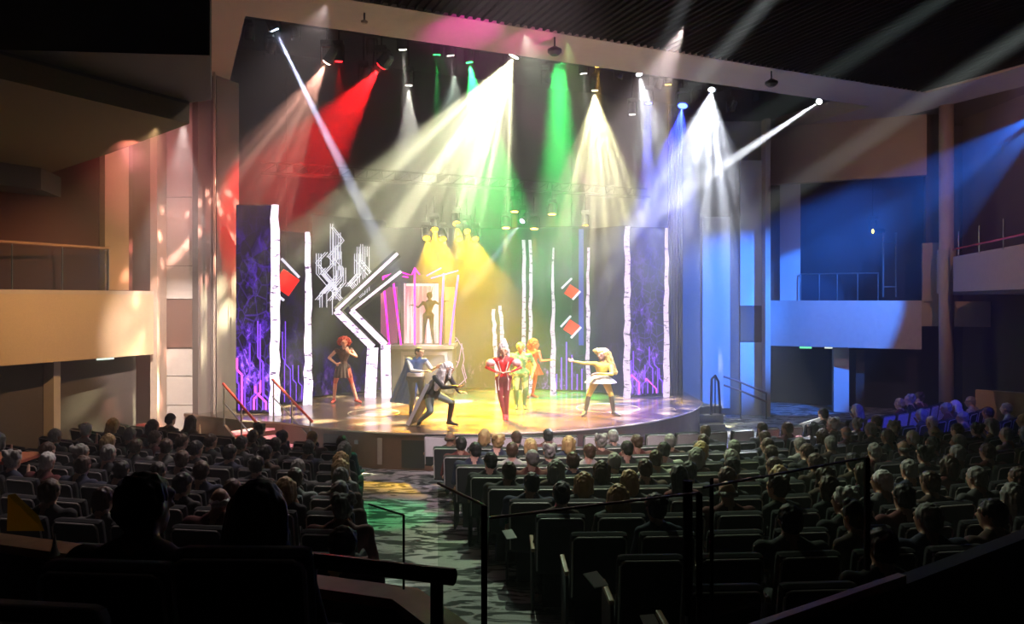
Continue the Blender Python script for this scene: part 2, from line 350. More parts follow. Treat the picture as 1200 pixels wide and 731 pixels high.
# black hall ceiling with joined slats
b = bmesh.new(); q = [W(-14, -8, 0), W(18.3, -8, 0), W(18.3, 13.85, 0), W(-14, 13.85, 0)]; prism(b, [(p.x, p.y) for p in q], HZ+.06, HZ+.4)
ceil = struct('ceiling', b, M_ceil)
b = bmesh.new(); u = -2
while u < 18.1:
    q = [W(u, 6, 0), W(u+.05, 6, 0), W(u+.05, 13.83, 0), W(u, 13.83, 0)]; prism(b, [(p.x, p.y) for p in q], HZ, HZ+.058); u += .17
o = link('slats', b, M_ceil, ceil); o['kind'] = 'stuff'
# outer right ceiling and roof over the stage well
b = bmesh.new(); q = [W(20.0, 0, 0), W(30, 0, 0), W(30, 24, 0), W(20, 24, 0)]; prism(b, [(p.x, p.y) for p in q], HZ, HZ+.4); struct('ceiling_right', b, M_darkwall)
b = bmesh.new(); q = [W(-3, 13.9, 0), W(21, 13.9, 0), W(21, 25, 0), W(-3, 25, 0)]; prism(b, [(p.x, p.y) for p in q], 10.4, 10.6); struct('ceiling_stage', b, M_black)
b = bmesh.new(); slab(b, W(-1.6, v0-.4, 0), W(20.2, v0-.4, 0), HZ+.5, 10.4, .1, -1); struct('wall_well_front', b, M_black)
b = bmesh.new(); slab(b, W(u1+.1, v0-.4, 0), W(u1+.1, 24.6, 0), HZ+.5, 10.4, .1, -1); struct('wall_well_right', b, M_black)
b = bmesh.new(); slab(b, W(u0-.1, v0-.4, 0), W(u0-.1, 24.6, 0), HZ+.5, 10.4, .1); struct('wall_well_left', b, M_black)
b = bmesh.new(); slab(b, W(-3, 24.2, 0), W(21, 24.2, 0), -1, 10.4, .2); struct('wall_stage_back', b, M_backdrop)

# ------------------------------------------------------------------ left side
def wall(name, pa, pb, z0, z1, m, th=.25, side=1, parent=None):
    b = bmesh.new(); slab(b, pa, pb, z0, z1, th, side); return struct(name, b, m, parent)
def PXY(px, d): return ((px-600)/880*d, d)
wl = wall('wall_left', PXY(181, 18.5), PXY(229, 18.5), -.9, 8.3, M_pros)
def panel(pa, pb, z0, z1, m, parent, name='panel', proud=.05):
    b = bmesh.new(); slab(b, pa, pb, z0, z1, proud, -1)
    return link(name, b, m, parent)
zz = lambda py, d: EYE + (350-py)/880*d
for y0, y1, m in ((522, 475, M_panel), (474, 441, M_panel), (440, 409, M_panel), (407, 351, M_brown), (350, 312, M_panel), (311, 232, M_panel), (231, 100, M_panel)):
    panel(PXY(185, 18.5), PXY(229, 18.5), max(-.8, zz(y0, 18.5)), zz(y1, 18.5), m, wl)
tr = wall('trim_1', PXY(176, 17.9), PXY(184, 17.9), -.9, 8.3, M_trim, .5)
wp = wall('wall_proscenium_left', PXY(232, 18.3), PXY(254, 18.7), -.9, 8.3, M_pros)
wall('wall_portal_left', PXY(254, 18.5), PXY(280, 19.2), 0, 8.3, M_pros)
wall('trim_2', PXY(250, 18.2), PXY(252, 18.2), 0, 8.3, M_trim, .05)
# left box: angled front, ledge, wall and railing
La, Lb = Vector(PXY(-60, 13.7)), Vector(PXY(180, 17.6))
bx = wall('wall_box_left', La, Lb, zz(415, 17.6), zz(345, 17.6), M_tan, .2, 1)
wall('trim_3', La, Lb, zz(345, 17.6), zz(341, 17.6), M_trim, .3, 1)
off = Vector((-.9, .43))*1.2
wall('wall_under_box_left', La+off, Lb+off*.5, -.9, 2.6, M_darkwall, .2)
wall('wall_column_left', (Vector(PXY(63, 16.0))), (Vector(PXY(71, 16.15))), -.9, 1.5, M_trim, .3)
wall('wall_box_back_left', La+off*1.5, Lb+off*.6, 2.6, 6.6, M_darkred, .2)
wall('wall_pier_left', PXY(123, 17.0), PXY(151, 17.4), zz(340, 17.4), 8.3, M_tan, .3)
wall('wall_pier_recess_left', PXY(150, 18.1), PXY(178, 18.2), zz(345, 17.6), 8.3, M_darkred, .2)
rl = empty('box_railing', (0, 0, 0), 0, 'thin steel railing with glass above the tan left box front', 'railing')
ra, rb = P(-40, 290, 14.2), P(128, 291, 16.8); rb.z = ra.z = zz(291, 16.8)
b = bmesh.new(); tube(b, [ra, rb], .03, 8); link('top_rail', b, M_wood, rl)
for px, d in ((14, 15.05), (73, 15.95), (127, 16.78)):
    b = bmesh.new(); tube(b, [PZ(px, d, ra.z), PZ(px, d, zz(342, 17.6))], .018, 6); link('post', b, M_rail, rl)
b = bmesh.new(); slab(b, ra, rb, zz(343, 17.6), ra.z-.06, .01); link('glass_panel', b, M_glass, rl)
xl = link('exit_light', (lambda b: (slab(b, PXY(113, 16.9), PXY(132, 17.2), zz(421.5, 17), zz(418, 17), .06, -1), b)[1])(bmesh.new()), emit_mat('white strip lamp', (.85, 1, .85), 1.3)); tag(xl, 'small lit white strip lamp under the left box front', 'lamp')
# upper balcony soffit and black bulkhead, upper left
zs = 5.5
def sof(px, py): d = 880*(zs-EYE)/(350-py); return (((px-600)/880*d), d)
pts = [sof(-160, 54), sof(222, 145), sof(122, 182), sof(0, 222), sof(-160, 240)]
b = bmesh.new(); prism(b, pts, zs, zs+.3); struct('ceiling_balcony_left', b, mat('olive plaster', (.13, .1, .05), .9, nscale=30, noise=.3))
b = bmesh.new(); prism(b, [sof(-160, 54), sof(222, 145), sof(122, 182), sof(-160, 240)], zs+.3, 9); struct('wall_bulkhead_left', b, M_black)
d = 11.5; b = bmesh.new(); prism(b, [PXY(-220, 9), (PXY(246, 9.4)), PXY(248, d), PXY(200, d+.3), PXY(-220, d)], zz(117, d), 9); struct('wall_bulkhead', b, M_black)
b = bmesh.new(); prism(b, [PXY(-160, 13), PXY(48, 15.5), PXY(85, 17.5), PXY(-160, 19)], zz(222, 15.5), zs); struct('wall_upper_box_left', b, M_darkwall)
wall('wall_far_left', (-12.5, -4), (-12.5, 20), -1, 9, M_darkwall, .2, -1)

# ------------------------------------------------------------------ right side
wr = wall('wall_right', PXY(818, 23.3), PXY(903, 23.3), -.9, 8.3, M_pros)
panel(PXY(823, 23.3), PXY(855, 23.3), zz(478, 23.3), zz(254, 23.3), M_bluepanel, wr)
for y0, y1, m in ((488, 401, M_bluepanel), (400, 359, M_brown), (358, 188, M_bluepanel)):
    panel(PXY(867, 23.3), PXY(895, 23.3), zz(y0, 23.3), zz(y1, 23.3), m, wr)
wall('trim_4', PXY(897, 22.9), PXY(903, 22.9), -.9, 8.3, M_trim, .4)
wall('wall_portal_right', PXY(799, 22.6), PXY(820, 23.0), -.9, 8.3, M_pros)
cu = bmesh.new()
cpts = [PXY(782+i*.75, 22.2 + .12*math.sin(i*1.5)) for i in range(26)]
for (x0, y0), (x1, y1) in zip(cpts, cpts[1:]):
    v = [cu.verts.new(p) for p in ((x0, y0, 0), (x1, y1, 0), (x1, y1, 8.5), (x0, y0, 8.5))]; cu.faces.new(v)
bmesh.ops.remove_doubles(cu, verts=cu.verts[:], dist=.001)
o = link('stage_curtain', cu, M_curtain, smooth=True); tag(o, 'grey folded stage curtain at the right side of the stage opening', 'curtain')
# right box
Ra, Rb = Vector(PXY(902, 24.2)), Vector(PXY(1080, 22.4))
wall('wall_box_right', Ra, Rb, zz(405, 24.2), zz(352, 24.2), mat('pale wall cloth', (.6, .5, .44), .9), .25)
Rc = Vector(PXY(1166, 21.6)); wall('wall_box_right_end', Rb, Rc, zz(382, 22.4), zz(353, 22.4), M_tan, .25)
bk = Vector((.4, 2.2))
wall('wall_box_fascia_right', Ra, Vector(PXY(1086, 22.35)), zz(216, 24.2), 8.3, M_tan, .3)
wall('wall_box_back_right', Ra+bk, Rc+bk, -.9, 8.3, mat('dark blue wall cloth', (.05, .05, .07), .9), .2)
wall('wall_pier_right', PXY(914, 24.3), PXY(938, 24.1), zz(352, 24.2), 6.6, M_bluepanel, .3)
wall('wall_pier_recess_right', PXY(903, 24.6), PXY(914, 24.5), zz(352, 24.2), 6.6, M_brown, .3)
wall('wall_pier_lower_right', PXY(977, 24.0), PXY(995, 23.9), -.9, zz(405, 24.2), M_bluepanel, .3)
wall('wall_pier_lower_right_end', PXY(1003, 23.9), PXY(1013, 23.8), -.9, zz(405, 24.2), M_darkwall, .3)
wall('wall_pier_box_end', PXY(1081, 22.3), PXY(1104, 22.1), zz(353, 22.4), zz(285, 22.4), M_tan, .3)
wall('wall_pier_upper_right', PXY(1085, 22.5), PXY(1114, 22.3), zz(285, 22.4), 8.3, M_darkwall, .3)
rl = empty('box_railing', (0, 0, 0), 0, 'thin blue-lit steel railing above the right box front', 'railing')
zt = zz(321, 24)
b = bmesh.new(); tube(b, [PZ(938, 24.0, zt), PZ(1030, 23.2, zt)], .025, 6); link('top_rail', b, M_rail, rl)
for px in (938, 960, 981, 1005, 1029):
    b = bmesh.new(); d = 24 - (px-938)/92*.8; tube(b, [PZ(px, d, zt), PZ(px, d, zz(352, 24.2))], .02, 6); link('post', b, M_rail, rl)
ld = empty('box_ladder', (0, 0, 0), 0, 'tall steel ladder standing in the right box', 'ladder')
for px in (1035, 1050):
    b = bmesh.new(); tube(b, [P(px, 272, 23.0), P(px, 348, 23.0)], .03, 6); link('upright', b, M_rail, ld)
for py in (284, 336): b = bmesh.new(); tube(b, [P(1035, py, 23), P(1050, py, 23)], .022, 6); link('rung', b, M_rail, ld)
for px, w in ((944, 14), (971, 9)):
    o = link('exit_light', (lambda b: (slab(b, PXY(px-w/2, 23.9), PXY(px+w/2, 23.8), zz(408, 23.9), zz(405.2, 23.9), .06, -1), b)[1])(bmesh.new()), emit_mat('green strip lamp' if px < 960 else 'white strip lamp', (.2, 1, .5) if px < 960 else (.85, 1, .85), 1.3))
    tag(o, ('wide green lit strip lamp' if px < 960 else 'short white lit strip lamp') + ' under the right box front', 'lamp')
# tall round column
b = bmesh.new(); lathe(b, [(.19, -.9), (.19, 8.3)], 24, Matrix.Translation(PZ(1109, 21.4, 0))); struct('column_right', b, mat('cream column paint', (.5, .38, .32), .6), smooth=True)
b = bmesh.new(); lathe(b, [(.24, 2.95), (.24, 4.2)], 24, Matrix.Translation(PZ(1109, 21.4, 0))); o = struct('column_collar', b, M_trim)
# right balcony
Ba, Bb = Vector(PXY(1117, 20.6)), Vector(PXY(1290, 12.5))
wall('wall_balcony_right', Ba, Bb, 3.0, 3.95, mat('pale pink wall cloth', (.55, .42, .38), .9), .2)
wall('trim_5', Ba, Bb, 2.92, 3.0, M_soffit, .25)
b = bmesh.new(); prism(b, [Ba, Bb, Bb+Vector((6, 4)), Ba+Vector((6, 4))], 2.9, 3.0); struct('floor_balcony_right', b, M_darkwall)
rl = empty('balcony_railing', (0, 0, 0), 0, 'glass railing with thin posts on the right balcony behind the column', 'railing')
b = bmesh.new(); tube(b, [Vector((Ba.x, Ba.y, 4.15)), Vector((Bb.x, Bb.y, 4.15))], .025, 6); link('top_rail', b, M_redrail, rl)
for k in range(5):
    p = Ba.lerp(Bb, .06+.2*k); b = bmesh.new(); tube(b, [Vector((p.x, p.y, 3.9)), Vector((p.x, p.y, 4.6))], .015, 6); link('post', b, M_rail, rl)
wall('wall_far_right', PXY(1113, 24.5), PXY(1300, 21), -.9, 8.3, M_darkwall, .2)
wall('wall_far_right_side', (13.8, 23), (13.8, -4), -1, 9, M_darkwall, .2)
wall('wall_low_right', PXY(1143, 18.5), PXY(1290, 17), -.5, zz(457, 18.5), M_tan, .2)
wall('wall_house_back', (-13, -4), (14, -4), -1, 9, M_black, .2, -1)

# ------------------------------------------------------------------ set pieces on stage
def led(name, pa, pb, z0, z1, seed, label, s=1.0, cols=((.006, .004, .012), (.06, .015, .3), (.6, .2, 1)), zt=None):
    pa, pb = Vector(pa), Vector(pb)
    r = empty(name, (0, 0, 0), 0, label, 'screen')
    b = bmesh.new(); slab(b, pa, pb, z0, z1, .12); link('cabinet', b, M_black, r)
    n = (pb-pa).normalized(); nn = Vector((n.y, -n.x))*.005
    b = bmesh.new(); slab(b, pa+nn, pb+nn, z0+.03, z1-.03, .02, -1); link('display', b, led_mat('led picture %d' % seed, s, cols, z0, zt or z1*.75, seed), r)
    return r
def lines(screen, pa, pb, segs, m, w=.035, name='light_line'):
    """thin lit lines shown on a screen: segs in (s along, z) of the screen"""
    pa, pb = Vector((pa[0], pa[1], 0)), Vector((pb[0], pb[1], 0)); d = (pb-pa).normalized(); n = Vector((d.y, -d.x, 0)); b = bmesh.new()
    for s0, z0, s1, z1 in segs:
        a = pa + d*s0 + n*.032 + Vector((0, 0, z0)); e = pa + d*s1 + n*.032 + Vector((0, 0, z1)); strip(b, a, e, w, .006, n)
    o = link(name, b, m, screen); o['kind'] = 'stuff'; return o
M_viol = emit_mat('violet led line', (.25, .06, 1), 1.8); M_mag = emit_mat('magenta led line', (1, .12, .75), 2); M_white = emit_mat('white led line', (1, .85, 1), 1.6)
M_pale = emit_mat('pale led line', (.75, .72, .85), 1.5); M_lilac = emit_mat('lilac led line', (.6, .35, .8), 1.1)
def circuit(L, z0, z1, n, seed):
    rr = random.Random(seed); out = []
    for i in range(n):
        s = (i+.5)/n*L; z = z0; h = z0 + (z1-z0)*rr.uniform(.3, 1); k = z0 + (h-z0)*rr.uniform(.3, .7); q = rr.choice((-1, 1))*L/n*rr.uniform(.4, .9)
        s2 = min(max(s+q, .03), L-.03)
        out += [(s, z, s, k), (s, k, s2, k+abs(s2-s)), (s2, k+abs(s2-s), s2, h)]
    return out
a, e = PXY(277, 18.3), PXY(320, 18.3)
sc = led('led_screen', a, e, .02, 5.1, 3, 'tall narrow screen of violet thicket at the far left of the stage', 2.4, zt=4.6)
lines(sc, a, e, circuit(.88, .1, 2.6, 6, 1), M_viol, .035); lines(sc, a, e, circuit(.88, .1, 1.4, 3, 2), M_mag, .05)
a, e = PXY(329, 19.6), PXY(358, 20.2)
sc = led('led_screen', a, e, .02, 4.6, 11, 'dark screen with violet lines between the two left birch trunks', .6, zt=3); lines(sc, a, e, circuit(.72, .1, 2.6, 4, 5), M_viol, .02)
a, e = PXY(366, 21.2), PXY(452, 23.0)
sc = led('led_screen', a, e, .02, 5.2, 5, 'broad dark screen with white circuit lines behind the red-lit woman', .5, zt=1.6)
rr = random.Random(4); segs = []
Ls = (Vector(e)-Vector(a)).length
for bundle in range(15):          # bundles of parallel tracks that bend at 45 degrees
    s, z = rr.uniform(.1, 1.7), rr.uniform(3.9, 5.0); path = [(s, z)]
    for _ in range(rr.choice((2, 3, 3, 4))):
        q = rr.choice((0, 0, -1, 1)); l = rr.uniform(.25, .75); s += q*l*.8; z -= l*(.8 if q else 1.1); path.append((s, z))
    for k in range(rr.choice((2, 3, 4))):
        for (s0, z0), (s1, z1) in zip(path, path[1:]):
            x0, x1 = s0+k*.075, s1+k*.075
            if .03 < x0 < Ls-.1 and .03 < x1 < Ls-.1 and min(z0, z1) > 1.9 and rr.random() < .85: segs.append((x0, z0, x1, z1))
lines(sc, a, e, segs, M_pale, .024)
a, e = PXY(452, 23.0), PXY(580, 23.3)
sc = led('led_screen', a, e, .02, 5.0, 8, 'dark screen of tangled branches behind the neon booth', 1.0, ((.01, .006, .02), (.03, .02, .06), (.4, .25, .6)), 2.2)
rr = random.Random(9); segs = []
for i in range(12):
    s, z = rr.uniform(1.6, 2.7), rr.uniform(.1, 1.3)
    for k in range(3):
        s2, z2 = s + rr.uniform(-.4, .4), z + rr.uniform(.1, .5); s2 = min(max(s2, .1), 3.2); segs.append((s, z, s2, z2)); s, z = s2, z2
lines(sc, a, e, segs, M_lilac, .025)
a, e = PXY(580, 23.3), PXY(690, 22.6)
sc = led('led_screen', a, e, .02, 5.0, 21, 'dark violet screen at the stage back behind the red squares', 1.2, ((.012, .01, .02), (.05, .03, .16), (.45, .2, .9)), 2.0)
lines(sc, a, e, [(s, .05, s, 1.0+.5*math.sin(s*9)) for s in (1.95, 2.1, 2.25, 2.42, 2.58, 2.72)], M_viol, .035)
lines(sc, a, e, [(2.7, 1.4, 2.7, 4.9)], emit_mat('blue led band', (.1, .06, 1), .55), .15)
a, e = PXY(690, 22.5), PXY(732, 21.5)
sc = led('led_screen', a, e, .02, 4.9, 31, 'nearly black narrow screen left of the right birch trunk', .12)
a, e = PXY(738, 21.4), PXY(782, 21.6)
sc = led('led_screen', a, e, .02, 4.85, 17, 'violet thicket screen between the two right birch trunks', 2.0, ((.008, .006, .015), (.08, .03, .26), (.6, .2, .95)), 4.2)
lines(sc, a, e, circuit(1.05, .1, 1.9, 7, 7), M_viol, .03); lines(sc, a, e, circuit(1.05, .1, 1.1, 2, 8), M_mag, .03)

def trunk(px, d, y0, y1, w, label, m, lean=0, top_w=None, base=0):
    """backlit birch trunk: an uneven tapering column"""
    z0, z1 = base, zz(y1, d); rr = random.Random(int(px)); b = bmesh.new(); n = 16; rings = []
    x = (px-600)/880*d
    for i in range(n+1):
        t = i/n; r = (w + ((top_w or w*.8)-w)*t)/2/880*d*(1 + .13*rr.uniform(-1, 1)); z = z0+(z1-z0)*t; ox = lean*t + .02*rr.uniform(-1, 1)
        rings.append([b.verts.new((x+ox+r*math.cos(k*PI/5), d+r*.8*math.sin(k*PI/5), z)) for k in range(10)])
    for Aa, Bb_ in zip(rings, rings[1:]):
        for k in range(10): b.faces.new((Aa[k], Aa[(k+1) % 10], Bb_[(k+1) % 10], Bb_[k]))
    b.faces.new(rings[0][::-1]); b.faces.new(rings[-1])
    o = link('birch_trunk', b, m, smooth=True); return tag(o, label, 'tree trunk')
trunk(322, 18.1, 485, 240, 13, 'thickest bright white birch trunk, leftmost on the stage', M_birch2, top_w=9)
trunk(361, 19.9, 473, 272, 10, 'bright white birch trunk beside the broad circuit screen', M_birch2, top_w=6)
trunk(735, 21.2, 466, 265, 9, 'tall speckled birch trunk left of the right violet screen', M_birch, top_w=6)
trunk(781, 21.3, 465, 267, 8, 'slender speckled birch trunk beside the right curtain', M_birch, top_w=3.5)
trunk(648, 21.8, 462, 290, 7, 'birch trunk with a pointed top left of the floating red squares', M_birch, top_w=2)
trunk(689, 21.9, 462, 290, 5, 'thin birch trunk right of the floating red squares', M_birch, top_w=3)
trunk(614, 22.3, 460, 281, 5, 'thin white trunk, left of the close pair behind the red-clad dancer', M_birch, top_w=4)
trunk(621.5, 22.3, 460, 281, 4.5, 'thin white trunk, right of the close pair behind the red-clad dancer', M_birch, top_w=3.5)
trunk(584, 22.4, 460, 362, 6, 'short broken trunk, left of the two above the white-haired dancer', M_birch, lean=-.15, top_w=4)
trunk(593, 22.3, 460, 358, 6, 'short broken trunk, right of the two above the white-haired dancer', M_birch, lean=-.17, top_w=4)

# chevron light sculpture: two parallel bent strips
ch = empty('chevron_light', (0, 0, 0), 0, 'two white glowing parallel strips bent like arrowheads left of the booth', 'light sculpture')
for pts, w in (([(466, 297), (394, 364), (437, 407), (434, 462)], 8.5), ([(470, 318), (412, 364), (452, 404), (453, 462)], 7.5)):
    q = [P(x, y, 21.3) for x, y in pts]; q[-1].z = .0; b = bmesh.new()
    for i, (s, t) in enumerate(zip(q, q[1:])):
        ww = w/880*21.3*(.55 if i == 0 else (.9 if i == 1 else 1.5)); strip(b, s, t, ww*(.7 if i == 0 else 1), .05)
    link('strip', b, birch_mat('white chevron strip', (1, .8, 1), 2.0), ch)
    b = bmesh.new()
    for s, t in zip(q, q[1:]): strip(b, s+Vector((0, .06, 0)), t+Vector((0, .06, 0)), .26, .04)
    link('mount', b, M_black, ch)

# booth: platform, cabinet with pink backlight, magenta neon tubes
bo = empty('neon_booth', PZ(492, 22.2, 0), 0, 'raised booth with pink backlit cabinet and magenta neon tubes', 'stage booth')
def bl(px, py, d): return P(px, py, d) - bo.location
def bbox(name, px0, px1, py0, py1, d0, d1, m, bev=0):
    p, q = bl(px0, py1, d0), bl(px1, py0, d0); q.y = d1 - bo.location.y; b = bmesh.new(); box(b, (p.x, p.y, p.z), (q.x, q.y, q.z), None, bev); return link(name, b, m, bo)
M_plat = mat('grey platform panel', (.035, .028, .035), .6); M_plat2 = mat('pale platform frame', (.13, .11, .14), .5)
bbox('platform', 456, 530, 408, 461.5, 21.4, 22.9, M_plat, .02)
f = bbox('platform_front_frame', 470, 524, 412, 416, 21.36, 21.4, M_plat2); bbox('platform_front_frame', 470, 473, 416, 459, 21.36, 21.4, M_plat2); bbox('platform_front_frame', 521, 524, 416, 459, 21.36, 21.4, M_plat2)
bbox('platform_edge', 454, 532, 405, 409, 21.3, 22.9, M_plat2)
def pinkpanel():
    m = bpy.data.materials.new('pink backlit sheet'); m.use_nodes = True; nt = m.node_tree; nt.nodes.clear(); L = nt.links.new
    o = nt.nodes.new('ShaderNodeOutputMaterial'); e = nt.nodes.new('ShaderNodeEmission'); tc = nt.nodes.new('ShaderNodeTexCoord'); mp = nt.nodes.new('ShaderNodeMapping'); mp.inputs['Scale'].default_value = (7, 1, .35)
    nz = nt.nodes.new('ShaderNodeTexNoise'); nz.inputs['Scale'].default_value = 1.4; nz.inputs['Detail'].default_value = 3
    L(tc.outputs['Object'], mp.inputs[0]); L(mp.outputs[0], nz.inputs[0]); cr = nt.nodes.new('ShaderNodeValToRGB'); el = cr.color_ramp.elements
    el[0].position = .4; el[0].color = (.62, .2, .26, 1); el[1].position = .62; el[1].color = (1, .68, .72, 1)
    L(nz.outputs['Fac'], cr.inputs[0]); L(cr.outputs[0], e.inputs[0]); e.inputs[1].default_value = 1.5; L(e.outputs[0], o.inputs[0]); m.cycles.emission_sampling = 'NONE'; return m
bbox('backlit_sheet', 468, 516, 332, 405, 22.5, 22.55, pinkpanel())
bbox('side_sheet', 446, 468, 336, 405, 22.6, 22.65, mat('rose side sheet', (.5, .15, .25), .5, emit=(.8, .25, .5), es=.35))
bbox('side_sheet', 516, 533, 336, 405, 22.6, 22.65, mat('amber side sheet', (.5, .3, .15), .5, emit=(.8, .5, .3), es=.3))
bbox('cabinet_frame', 466, 470, 326, 405, 21.9, 22.6, M_plat); bbox('cabinet_frame', 514, 519, 326, 405, 21.9, 22.6, M_plat); bbox('cabinet_frame', 464, 521, 322, 330, 21.9, 22.6, M_plat)
bbox('cabinet_lamp', 476, 508, 332, 335, 22.3, 22.45, emit_mat('warm strip lamp', (1, .8, .7), 1.5))
M_neon = emit_mat('magenta neon tube', (1, .015, .55), 3); M_neon2 = emit_mat('pink neon tube', (1, .06, .55), 3)
tubes = [((449, 324), (456, 404)), ((460, 322), (470, 404)), ((486, 316), (486, 404)), ((520, 320), (516, 404)), ((537, 322), (527, 404)),
         ((449, 324), (460, 321)), ((458, 321), (484, 326)), ((464, 317), (483, 323)), ((486, 314), (492, 322)), ((486, 314), (482, 323)), ((505, 326), (537, 317)), ((500, 323), (517, 314)), ((449, 324), (466, 326))]
for i, (p, q) in enumerate(tubes):
    b = bmesh.new(); d = 21.5 if i < 5 else 21.6 + .1*(i % 3); tube(b, [bl(*p, d), bl(*q, d if i < 5 else d+.4)], .028 if i < 5 else .02, 8); link('neon_tube', b, M_neon if p[0] < 500 else M_neon2, bo)
add_spot('booth_glow', PZ(492, 22.1, 3.4), PZ(492, 22.3, 1.5), (1, .3, .6), 14, 120, 1)

# floating red squares with pale edge bars
M_redsq = mat('red square board', (.25, .004, .003), .5, emit=(1, .004, .002), es=1.3)
def redsq(px, py, d, r, label, bars, rot=8):
    c = P(px, py, d); root = empty('hanging_square', c, 0, label, 'hanging sign'); b = bmesh.new()
    k = r/880*d; q = [Vector((k*math.cos(math.radians(rot+90*i)), 0, k*math.sin(math.radians(rot+90*i)))) for i in range(4)]
    v = [b.verts.new(p) for p in q]; w = [b.verts.new(p+Vector((0, .04, 0))) for p in q]; b.faces.new(v); b.faces.new(w[::-1])
    for i in range(4): b.faces.new((v[i], w[i], w[(i+1) % 4], v[(i+1) % 4]))
    bmesh.ops.recalc_face_normals(b, faces=b.faces[:]); link('board', b, M_redsq, root)
    for (x0, y0, x1, y1) in bars:
        b = bmesh.new(); strip(b, P(x0, y0, d-.03)-c, P(x1, y1, d-.03)-c, .06, .02); link('edge_bar', b, M_pale, root)
    b = bmesh.new(); tube(b, [Vector((0, .02, k*.9)), Vector((0, .02, 8.4-c.z))], .006, 5); link('cord', b, M_black, root)
redsq(670, 342, 21.2, 9, 'upper red square board with pale edge bars right of the pointed trunk', [(658, 338, 670, 326), (671, 351, 680, 341)], 12)
redsq(670, 384, 21.2, 10, 'lower red square board with pale edge bars right of the pointed trunk', [(657, 383, 669, 370), (669, 396, 681, 383)], 12)
redsq(335, 331, 18.9, 16, 'large red board partly hidden behind the thickest trunk', [(330, 303, 351, 325), (328, 348, 333, 352)], 10)

# ------------------------------------------------------------------ stage lamps hanging in the well
M_lampbody = mat('black lamp housing', (.03, .03, .032), .45, .3)
def rot_to(dr): return dr.normalized().to_track_quat('-Z', 'Y').to_matrix().to_4x4()
def fixture(pos, target, col, e, ang, label, lens=.09, gobo=0, es=12, rod=.7, blend=.35, group='stage lamps hung over the stage', cat='stage light', seed=0, rad=.04, name='moving_head_lamp'):
    r = empty(name, pos, 0, label, cat, group); dr = (target-pos); M = rot_to(dr)
    b = bmesh.new(); lathe(b, [(lens*.75, .3), (lens*1.15, .24), (lens*1.2, .02), (lens*1.3, 0), (lens*1.3, -.04), (lens*1.02, -.05)], 14, M @ Matrix.Translation((0, 0, .06))); link('lamp_housing', b, M_lampbody, r, smooth=False)
    b = bmesh.new(); lathe(b, [(lens, 0), (lens*.95, -.012)], 16, M); link('lens', b, emit_mat('lens %s' % (tuple(round(c, 2) for c in col),), col, es) if es else M_dmetal, r)
    b = bmesh.new()
    for s in (-1, 1): box(b, (s*lens*1.45-.012, -.04, -.05), (s*lens*1.45+.012, .04, .34))
    box(b, (-lens*1.5, -.05, .33), (lens*1.5, .05, .37)); link('yoke', b, M_lampbody, r)
    b = bmesh.new(); box(b, (-.12, -.1, .37), (.12, .1, .46), None, .01); link('base', b, M_lampbody, r)
    if rod:
        b = bmesh.new(); tube(b, [Vector((0, 0, .46)), Vector((0, 0, .46+rod))], .02, 6); link('hanging_rod', b, M_dmetal, r)
    if e: add_spot('beam', pos + dr.normalized()*.09, target, col, e, ang, blend, rad, gobo, r, seed)
    return r
WARM = (1, .96, .84); GRN = (.03, 1, .16); RED = (1, .012, .015); BLU = (.03, .06, 1); AMB = (1, .55, .08); YEL = (1, .55, .01)
LAMPS = [
 ((322, 35), 16.9, (432, 258), 18.0, (.62, .7, 1), 32000, 4.2, 'lamp throwing a hard pale blue beam, leftmost over the stage', 0),
 ((383, 73), 16.6, (290, 235), 18.8, (1, .48, .36), 1900, 38, 'lamp throwing a salmon fan of light towards the left wall', 6),
 ((397, 72), 17.5, (398, 200), 18.0, RED, 120, 24, 'small red lamp pointing straight down beside the salmon fan', 0),
 ((447, 77), 17.6, (368, 180), 19.4, RED, 2800, 38, 'large red lamp with a round glaring lens', 0),
 ((472, 58), 17.0, (484, 200), 18.0, WARM, 420, 15, 'white lamp above the narrow grey fan', 3),
 ((479, 100), 18.6, (481, 260), 19.2, WARM, 1300, 31, 'low white lamp throwing a narrow grey fan', 4),
 ((512, 64), 17.2, (513, 200), 18.0, GRN, 500, 11, 'flat green lamp pointing straight down, left of two', 0),
 ((528, 65), 17.3, (543, 200), 18.0, WARM, 420, 18, 'small white lamp between the green lamps', 3),
 ((550, 73), 17.6, (572, 210), 18.0, GRN, 6500, 34, 'round green lamp right of the small white one', 0),
 ((602, 66), 17.2, (547, 180), 18.0, (1, .97, .6), 7400, 62, 'brightest lamp, throwing a huge cream fan', 6),
 ((655, 66), 17.2, (655, 220), 18.0, GRN, 9000, 20, 'lamp throwing a broad green shaft straight down', 0),
 ((684, 86), 17.4, (694, 200), 18.0, WARM, 420, 14, 'thin white lamp behind the yellow-white fan', 2),
 ((697, 106), 18.4, (700, 250), 19.0, (1, .95, .5), 5200, 54, 'lamp throwing a bright yellow-white fan', 6),
 ((701, 78), 17.2, (701, 180), 17.6, AMB, 260, 18, 'amber lamp over the yellow-white fan', 0),
 ((749, 87), 17.4, (775, 210), 16.6, (.9, .95, 1), 1800, 34, 'pale lamp left of the blue lamps', 4),
 ((783, 99), 17.6, (783, 200), 18.0, AMB, 420, 14, 'flat amber lamp pointing straight down on the right', 0),
 ((760, 121), 17.6, (758, 260), 17.6, BLU, 5000, 15, 'flat blue lamp pointing straight down', 0),
 ((800, 124), 17.0, (782, 240), 16.4, BLU, 4200, 36, 'large blue lamp with a round glaring lens', 0),
 ((834, 105), 16.2, (813, 240), 15.2, (.82, .88, 1), 4600, 48, 'lamp throwing a blue-white fan on the right', 5),
 ((960, 119), 16.3, (770, 246), 15.8, (.88, .92, 1), 42000, 4.0, 'rightmost lamp throwing a hard white beam leftwards', 0),
 ((741, 134), 18.8, (741, 260), 19.2, WARM, 120, 9, 'tiny white lamp left of the blue shaft', 0),
]
